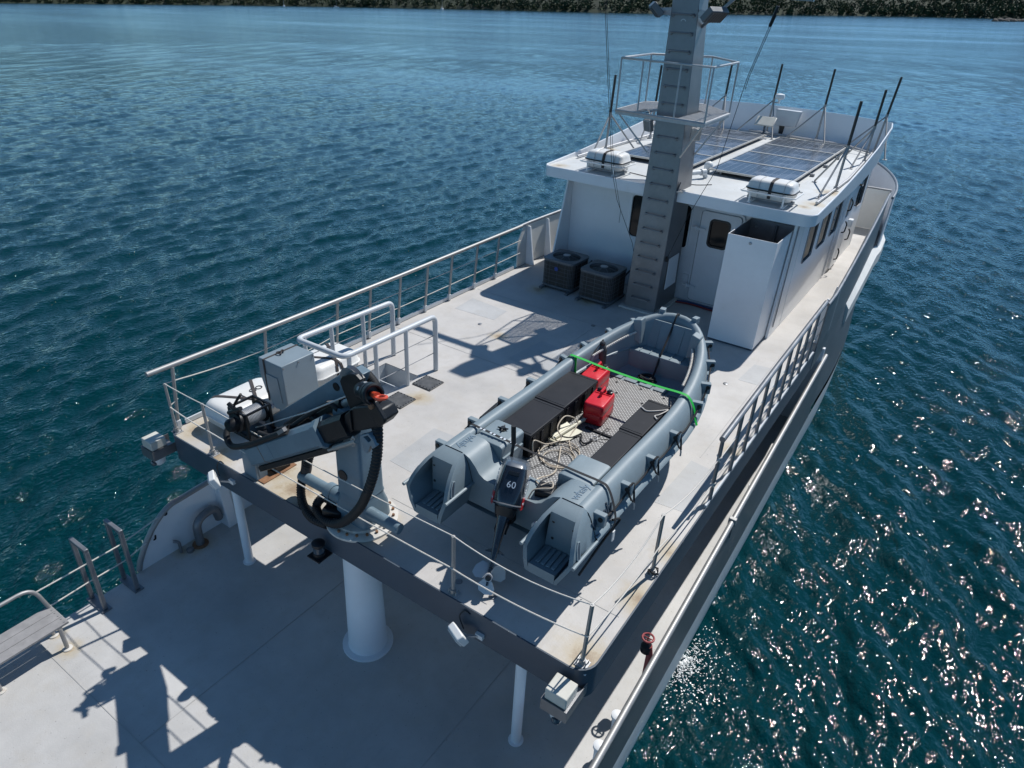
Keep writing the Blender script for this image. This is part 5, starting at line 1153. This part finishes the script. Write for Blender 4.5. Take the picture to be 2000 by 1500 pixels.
for x in (-.28, .28): M().cbox((BX+x, 5.64, 1.585), (.09,.12,.10), rz=-x*.6).obj('cleat', 'boat_grey', boat, bevel=.01)
# braided lines along the inner bow
for s in (-1, 1):
    pts = [inner_pt(s, y, 1.08+.38*sheer(y))-V3(s*.03,0,.0) for y in np.linspace(4.25, 5.12, 26)]
    m = M()
    for i, p in enumerate(pts): m.lathe(p, [(.008,-.022),(.02,-.008),(.02,.008),(.008,.022)], 6, (pts[min(i+1,25)]-pts[max(i-1,0)]))
    m.obj('braided_line', 'rope', boat)
# chocks under the keel
for y, lab in ((1.9, 'dark timber chock under the tender stern'), (3.4, 'dark timber chock under the tender bow half')):
    t = thing('boat_chock', lab, 'chock', (CX, y, 0), 'chocks carrying the tender')
    M().prism([(CX-.75,.001),(CX+.75,.001),(CX+.75,.12),(CX+.6,.42),(CX-.6,.42),(CX-.75,.12)], y-.12, y+.12).obj('beam', 'fascia', t, bevel=.01)
# stern console knob
M().lathe((CX-.62, 1.74, 1.146), [(.05,0),(.05,.01),(.03,.012),(.03,.04)], 12).obj('filler_knob', 'black', boat)
for a in range(4): M().cyl((CX-.62,1.74,1.17), (CX-.62+.07*math.cos(a*1.571+.3), 1.74+.07*math.sin(a*1.571+.3), 1.17), .01, n=6).obj('knob_arm', 'black', boat)
# ------------------------------------------------------------------ straps
def strap(name, label, pts, w, mat):
    t = thing(name, label, 'strap', pts[0]); m = M(); P = bez(pts, 5)
    L = []
    for i, p in enumerate(P):
        d = (P[min(i+1, len(P)-1)]-P[max(i-1, 0)]).normalized(); sd = Vector((0,1,0)); sd = (sd-d*sd.dot(d)).normalized(); n = d.cross(sd)
        L.append([p+sd*w/2+n*.002, p+sd*w/2-n*.002, p-sd*w/2-n*.002, p-sd*w/2+n*.002])
    m.rings(L).obj('webbing', mat, t, ang=60); return t
zc = 1.20
t = strap('green_strap', 'bright green ratchet strap across the tender', [(CX-.96,3.90,1.18),(CX-.90,3.90,1.25),(CX-.82,3.90,1.262),(CX-.2,3.89,1.235),(CX+.5,3.88,1.24),(CX+.90,3.87,1.263),(CX+1.02,3.86,1.235),(CX+1.12,3.84,1.11),(CX+1.165,3.82,.98),(CX+1.215,3.80,.895)], .055, 'green_strap')
M().tube([(CX-.80,3.89,1.25),(CX-.78,3.86,1.1),(CX-.76,3.85,.96)], .022, 6).obj('tail', 'green_strap', t)
t = strap('black_strap', 'black printed tie-down strap across the tender stern', [(CX-1.06,1.52,1.10),(CX-.97,1.53,1.19),(CX-.85,1.54,1.19),(CX-.1,1.53,1.165),(CX+.6,1.51,1.18),(CX+.9,1.49,1.195),(CX+1.02,1.47,1.17),(CX+1.14,1.42,1.0),(CX+1.21,1.34,.84),(CX+1.15,1.25,.62)], .038, 'rope_dark')
M().tube(bez([(CX+1.17,1.36,.86),(CX+1.2,1.5,.78),(CX+1.14,1.25,.62),(CX+1.05,.9,.3)]), .014, 6).obj('tail', 'rope_dark', t)
for i in range(12): M().box(CX-.88+.052*i, CX-.88+.052*i+.03, 1.515, 1.545, 1.196-.0016*i, 1.198-.0016*i).obj('print_mark', 'motor_text', t) if i % 3 else None
M().cbox((CX+1.23,1.3,.70), (.012,.05,.14)).obj('label_tag', 'plastic_white', t)
# ------------------------------------------------------------------ cargo in the tender
def crate(x0, x1, y0, y1, label):
    t = thing('storage_crate', label, 'crate', ((x0+x1)/2, (y0+y1)/2, .712), 'black storage crates in the tender')
    k = .02; M().rings([[(x0+k,y0+k,.716),(x1-k,y0+k,.716),(x1-k,y1-k,.716),(x0+k,y1-k,.716)], [(x0+.006,y0+.006,1.03),(x1-.006,y0+.006,1.03),(x1-.006,y1-.006,1.03),(x0+.006,y1-.006,1.03)]]).obj('body', 'crate', t, bevel=.012)
    l = M().box(x0-.006, x1+.006, y0-.0, y1+.0, 1.032, 1.082).obj('lid', 'crate', t, bevel=.012)
    for y in (y0+.05, y1-.05): M().box(x0+.01, x1-.01, y-.006, y+.006, 1.0825, 1.086).obj('lid_ridge', 'black', l)
    for q in (.12,.36,.64,.88):
        y = y0+(y1-y0)*q
        for x in (x0, x1): M().box(x-.006, x+.006, y-.03, y+.03, .73, 1.02).obj('rib', 'crate', t, bevel=.003)
crate(1.115, 1.585, 1.915, 2.76, 'black lidded crate on the port side next to the stern seat'); crate(1.10, 1.57, 2.775, 3.76, 'black lidded crate on the port side next to the red fuel cans')
crate(2.42, 2.72, 1.915, 2.79, 'black lidded crate on the starboard side next to the stern seat'); crate(2.40, 2.72, 2.80, 3.74, 'black lidded crate on the starboard side with a cord across it')
def fuelcan(cx, cy, rz, label):
    t = thing('fuel_can', label, 'fuel can', (cx, cy, .712), 'red fuel cans in the tender'); T = Matrix.Translation((cx, cy, .714)) @ Matrix.Rotation(rz, 4, 'Z')
    def ring(z, k, dy=0): return [T @ Vector((a*k, b*k+dy, z)) for a, b in rrect(.30, .50, .05, 4)]
    b = M().rings([ring(0,.9), ring(.025,1), ring(.15,1), ring(.16,.975), ring(.175,.975), ring(.185,1), ring(.30,.99), ring(.325,.93), ring(.33,.85)]).obj('tank', 'red', t, ang=50)
    m = M(); m.tube([T @ Vector(q) for q in ((0,.02,.33),(0,.03,.40),(0,.16,.41),(0,.20,.34))], .02, 8); m.obj('handle', 'red', t)
    M().box(-.12, .12, .10, .12, .318, .34, T).obj('ridge', 'red', t)
    M().lathe(T @ Vector((.08,.17,.325)), [(.045,0),(.045,.04),(.03,.045),(.03,.06)], 14).obj('cap', 'black', t); M().lathe(T @ Vector((-.08,.18,.325)), [(.035,0),(.035,.03),(.02,.05)], 12).obj('fuel_fitting', 'black', t)
fuelcan(1.80, 3.40, .10, 'red plastic fuel can standing alone on the floor of the tender'); fuelcan(1.38, 4.05, .06, 'red plastic fuel can behind the crate under the green strap')
def fender(c, L, r, d, label, mat='fender_grey'):
    t = thing('fender', label, 'fender', c, 'dark boat fenders'); d = Vector(d).normalized(); c = Vector(c)
    M().lathe(c-d*L/2, [(.02,-.05),(.035,-.01),(.05,.0),(r*.8,.03),(r,.09),(r*.97,.12),(r,.15),(r,L-.15),(r*.97,L-.12),(r,L-.09),(r*.8,L-.03),(.05,L),(.035,L+.03),(.02,L+.05)], 20, d).obj('body', mat, t, ang=55)
    M().lathe(c+d*(L/2), [(.045,.0),(.05,.04),(.03,.06)], 10, d).obj('end_cap', 'black', t); return t, c, d
t, c, d = fender((1.22,4.52,1.0), .52, .085, (.02,-.05,1), 'dark grey fender standing upright inside the tender bow')
M().tube(bez([c+d*.3, V3(1.2,4.55,1.32), inner_pt(-1,4.3,1.2)]), .01, 6).obj('lanyard', 'rope_dark', t)
t, c, d = fender((.70,2.36,.84), .62, .10, (-.05,1,.05), 'black fender hung outside the port gunwale of the tender', 'rubber')
M().tube(bez([c+d*.3, side_pt(-1,3.0,.95,.06), side_pt(-1,3.15,1.05,.05)]), .01, 6).obj('lanyard', 'rope_dark', t)
# anchor
t = thing('folding_anchor', 'small cream folding anchor lying by the port crates', 'anchor', (1.68, 2.75, .713))
M().cyl((1.62,2.45,.76), (1.74,3.1,.80), .028, n=10).obj('shank', 'anchor_cream', t)
for s, lift in ((-1, .06), (1, 0)):
    M().add([(1.64,2.5,.74+.0),(1.64+s*.05,2.46,.74+lift*.3),(1.66+s*.14,2.62,.73+lift),(1.70+s*.13,2.9,.73+lift),(1.69,2.86,.77),(1.64,2.5,.75),(1.64+s*.05,2.46,.75+lift*.3),(1.66+s*.14,2.62,.74+lift),(1.70+s*.13,2.9,.74+lift),(1.69,2.86,.78)], [(0,1,2,3,4),(9,8,7,6,5),(0,1,6,5),(1,2,7,6),(2,3,8,7),(3,4,9,8),(4,0,5,9)]).obj('fluke', 'anchor_cream', t)
M().cyl((1.55,2.44,.745), (1.70,2.42,.745), .025, n=10).obj('crown', 'anchor_cream', t); M().cyl((1.74,3.1,.80), (1.80,3.28,.80), .008, n=6).obj('shackle', 'steel', t)
# rope coil and lashings on the floor
t = thing('rope_coil', 'loose coil of tan rope on the floor of the tender', 'rope', (1.85, 2.3, .713))
m = M(); P = []
for i in range(110):
    a = i*.19; rx = .24+.05*math.sin(a*.31)+.03*math.sin(a*.77); P.append(V3(1.83+rx*math.cos(a)+.05*math.sin(a*.13), 2.22+rx*1.0*math.sin(a)+.06*math.cos(a*.17), .722+.0001*i+.008*math.sin(a*1.3)**2))
m.tube(P, .0075, 6)
m.tube(bez([P[0], (1.78,2.62,.73), (1.72,2.95,.82), (1.60,2.80,.95), (1.62,2.55,.9), (1.72,2.50,.78), (1.64,2.25,.80), (1.60,1.98,.98), (1.63,1.95,.76)]), .009, 6); m.tube(bez([P[-1], (2.0,1.9,.73), (1.95,1.6,.78), (2.05,1.35,.93), (2.2,1.28,.94)]), .009, 6)
m.obj('strand', 'rope_tan', t)
t = thing('painter_rope', 'black painter rope from the bow to a heap on the tender floor', 'rope', (1.95, 5.1, .73))
M().tube(bez([(1.97,5.72,1.50),(1.97,5.62,1.615),(1.97,5.52,1.60),(1.97,5.35,1.35),(1.98,5.08,1.11),(1.98,4.99,.95),(1.97,4.92,.74)]+[(1.90+.16*math.cos(k*1.9)*(1-.02*k), 4.86+.10*math.sin(k*1.9), .735+.003*k) for k in range(18)], 5), .016, 7).obj('strand', 'rope_dark', t)
t = thing('tie_lines', 'steel ring with black cords holding the crates', 'cord', (2.04, 2.84, .72))
M().tube([(2.04+.045*math.cos(a*.3927), 2.86+.045*math.sin(a*.3927), .735) for a in range(16)], .009, 6, True).obj('ring', 'galv', t)
M().tube([(2.06,2.9,.735),(2.08,3.15,.76),(2.1,3.2,.72)], .006, 5).obj('cord', 'rope_dark', t); M().tube([(2.08,2.87,.735),(2.42,2.95,.80)], .006, 5).obj('cord', 'rope_dark', t); M().tube([(2.03,2.82,.735),(1.98,2.55,.735),(1.72,1.75,.735),(1.62,1.45,.74)], .005, 5).obj('cord', 'rope_dark', t)
M().tube(bez([(2.04,2.81,.735),(2.0,2.66,.74),(1.92,2.70,.74),(1.85,2.82,.74),(1.78,2.66,.74),(1.66,2.58,.75),(1.58,2.45,.74),(1.66,2.32,.74)]), .012, 6).obj('cord', 'rope_dark', t)
t = thing('white_cord', 'short white cord lying across the starboard crate lid', 'cord', (2.55, 3.5, 1.086))
M().tube(bez([(2.40,3.42,1.05),(2.42,3.44,1.096),(2.52,3.40,1.096),(2.66,3.52,1.096),(2.74,3.60,1.10),(2.70,3.42,1.10),(2.66,3.34,1.10),(2.72,3.28,1.10)]), .009, 6).obj('strand', 'rope', t)
# ------------------------------------------------------------------ outboard motor
A = V3(-.12,.50,.72).normalized(); P0 = V3(2.09,.37,.20)
fw = V3(-.42,.9,0); fw = (fw-A*fw.dot(A)).normalized(); sdv = fw.cross(A).normalized()
om = thing('outboard_motor', 'dark blue outboard motor tilted on the tender transom', 'outboard motor', P0-V3(0,0,.19))
def at(u, f, s=0): return P0+A*u+fw*f+sdv*s
def sect(u, w, l, f0=0, r=.3, tilt=0):
    return [at(u+tilt*(-b), f0-b*1.0, a*(1.08-TP*(b/l+.5))) for a, b in rrect(w, l, min(w, l)*r, 5)]
cb = .80; TP = .34
cw = M().rings([sect(cb,.26,.40,.04), sect(cb+.02,.37,.50,.04), sect(cb+.08,.40,.54,.04), sect(cb+.22,.40,.53,.05,.26), sect(cb+.36,.38,.49,.06,.24), sect(cb+.44,.355,.46,.065,.24), sect(cb+.47,.34,.45,.065,.24)]).obj('cowl', 'motor_blue', om, ang=40)
M().rings([sect(cb+.471,.338,.44,.065,.26,.05), sect(cb+.52,.31,.40,.075,.26,.08), sect(cb+.55,.25,.30,.085,.3,.1), sect(cb+.555,.12,.16,.09,.3,.1)]).obj('cowl_top', 'motor_top', om, ang=50)
M().tube(sect(cb+.05,.392,.53,.04), .010, 6, True).obj('trim_strip', 'dull_steel', cw)
M().cbox(at(cb+.40,-.175), (.12,.05,.04), frame((0,0,0), sdv, fw)).obj('air_intake', 'black', cw)
Tm = frame(at(cb+.27,-.2235), sdv, A+fw*.06); 
if (Tm.to_3x3() @ Vector((0,0,1))).dot(fw) > 0: Tm = frame(at(cb+.27,-.2235), -sdv, A+fw*.06)
text_obj('lettering', '60', .105, Tm, 'motor_text', cw, .003, spacing=1.05)
for s in (-1, 1):
    wF, wR, ll = .40*.5*1.08, .40*.5*.74, .53; Fp = at(cb+.20, .045+ll/2, s*wF); Rp = at(cb+.20, .045-ll/2, s*wR); sdir = (Rp-Fp).normalized(); nrm = A.cross(sdir); nrm = nrm if nrm.dot(sdv*s) > 0 else -nrm
    Tt = frame(Fp.lerp(Rp, .62)+nrm*.004, A, nrm.cross(A))
    text_obj('lettering', 'YAMAHA', .07, Tt @ Matrix.Translation((.08,.0,.001)), 'motor_text', cw, .003, spacing=.95)
    M().box(-.19, -.05, -.11, .09, -.004, .0035, Tt).obj('red_decal', 'motor_red', cw)
    text_obj('lettering', 'Enduro', .05, Tt @ Matrix.Translation((-.12,.0,.0035)) @ Matrix.Rotation(1.571*s, 4, 'Z'), 'motor_text', cw, .002)
TP = .1
M().rings([sect(.70,.22,.30,.05), sect(.80,.26,.38,.04)]).obj('lower_pan', 'black', om)
M().rings([sect(.12,.045,.20,.02,.4), sect(.2,.06,.22,.03,.4), sect(.45,.10,.22,.04,.4), sect(.62,.13,.24,.05,.4), sect(.72,.16,.26,.05,.4)]).obj('leg', 'motor_blue', om, ang=50)
M().rings([[at(.27+z, f, a) for a, f in ((-.11,-.05),(.11,-.05),(.05,.16),(-.05,.16))] for z in (0, .012)]).obj('cavitation_plate', 'motor_blue', om)
M().rings([[at(-.10,-.02+f,s) for s, f in ((-.008,-.06),(.008,-.06),(.008,.10),(-.008,.10))], [at(.10,f,s) for s, f in ((-.02,-.07),(.02,-.07),(.02,.14),(-.02,.14))]]).obj('skeg', 'motor_blue', om)
M().lathe(P0, [(.045,-.03),(.06,.04),(.06,.18),(.03,.28),(.005,.34)], 16, fw).obj('gearcase', 'motor_blue', om)
pp = P0-fw*.06
pl = M().lathe(pp, [(.045,-.06),(.05,.0),(.055,.05)], 16, fw).obj('propeller', 'prop_grey', om)
M().lathe(pp-fw*.062, [(.03,0),(.035,-.012),(.015,-.02)], 12, fw).obj('prop_nut', 'black', pl)
for k in range(3):
    a = k*2.094+.5; m = M(); rad = sdv*math.cos(a)+A*math.sin(a); tan = fw.cross(rad); o = [(.04,-.05),(.11,-.10),(.175,-.085),(.20,-.01),(.175,.075),(.11,.10),(.04,.05)]
    vs = [pp+rad*r_+tan*t_+fw*(t_*.45) for r_, t_ in o]; m.add(vs+[v+fw*.008 for v in vs], [tuple(range(7)), tuple(range(13, 6, -1))]+[(i, (i+1) % 7, 7+(i+1) % 7, 7+i) for i in range(7)]); m.obj('blade', 'prop_grey', pl, smooth=False)
M().prism([(1.78,.55),(2.02,.55),(2.02,1.0),(1.78,1.0)], .90, 1.0).obj('transom_bracket', 'black_steel', om, bevel=.01)
m = M(); m.beam(at(.66,.12), (1.9,.98,.80), .18, .10); m.beam(at(.50,.10), (1.9,.98,.62), .14, .08); m.obj('swivel_bracket', 'black_steel', om)
M().tube(bez([at(.82,.28), at(.9,.46,-.05), at(1.06,.62,-.12), at(1.16,.66,-.14)]), .016, 8).obj('tiller_arm', 'black_steel', om)
M().cyl(V3(1.70,1.35,1.32), V3(1.68,1.36,1.56), .03, n=12).obj('tiller_grip', 'rubber', om); M().cyl(at(.95,.35,-.06), V3(1.70,1.35,1.32), .02, n=10).obj('tiller_bar', 'black_steel', om)
M().lathe((2.3,1.0,.62), [(.055,0),(.055,-.03),(.035,-.035)], 14, (0,1,0)).obj('drain_flange', 'plastic_white', boat)
t = thing('equipment_box', 'small black box lashed with tan rope in the motor well', 'box', (2.28, 1.22, .93))
M().cbox((2.26,1.22,.97), (.22,.2,.10), rz=.2).obj('case', 'black_steel', t, bevel=.02)
M().tube(bez([(2.2,1.2,1.03),(2.28,1.3,1.06),(2.34,1.22,1.05),(2.24,1.14,1.04),(2.16,1.1,1.0),(2.14,1.02,.9)]), .009, 6).obj('lashing', 'rope_tan', t)
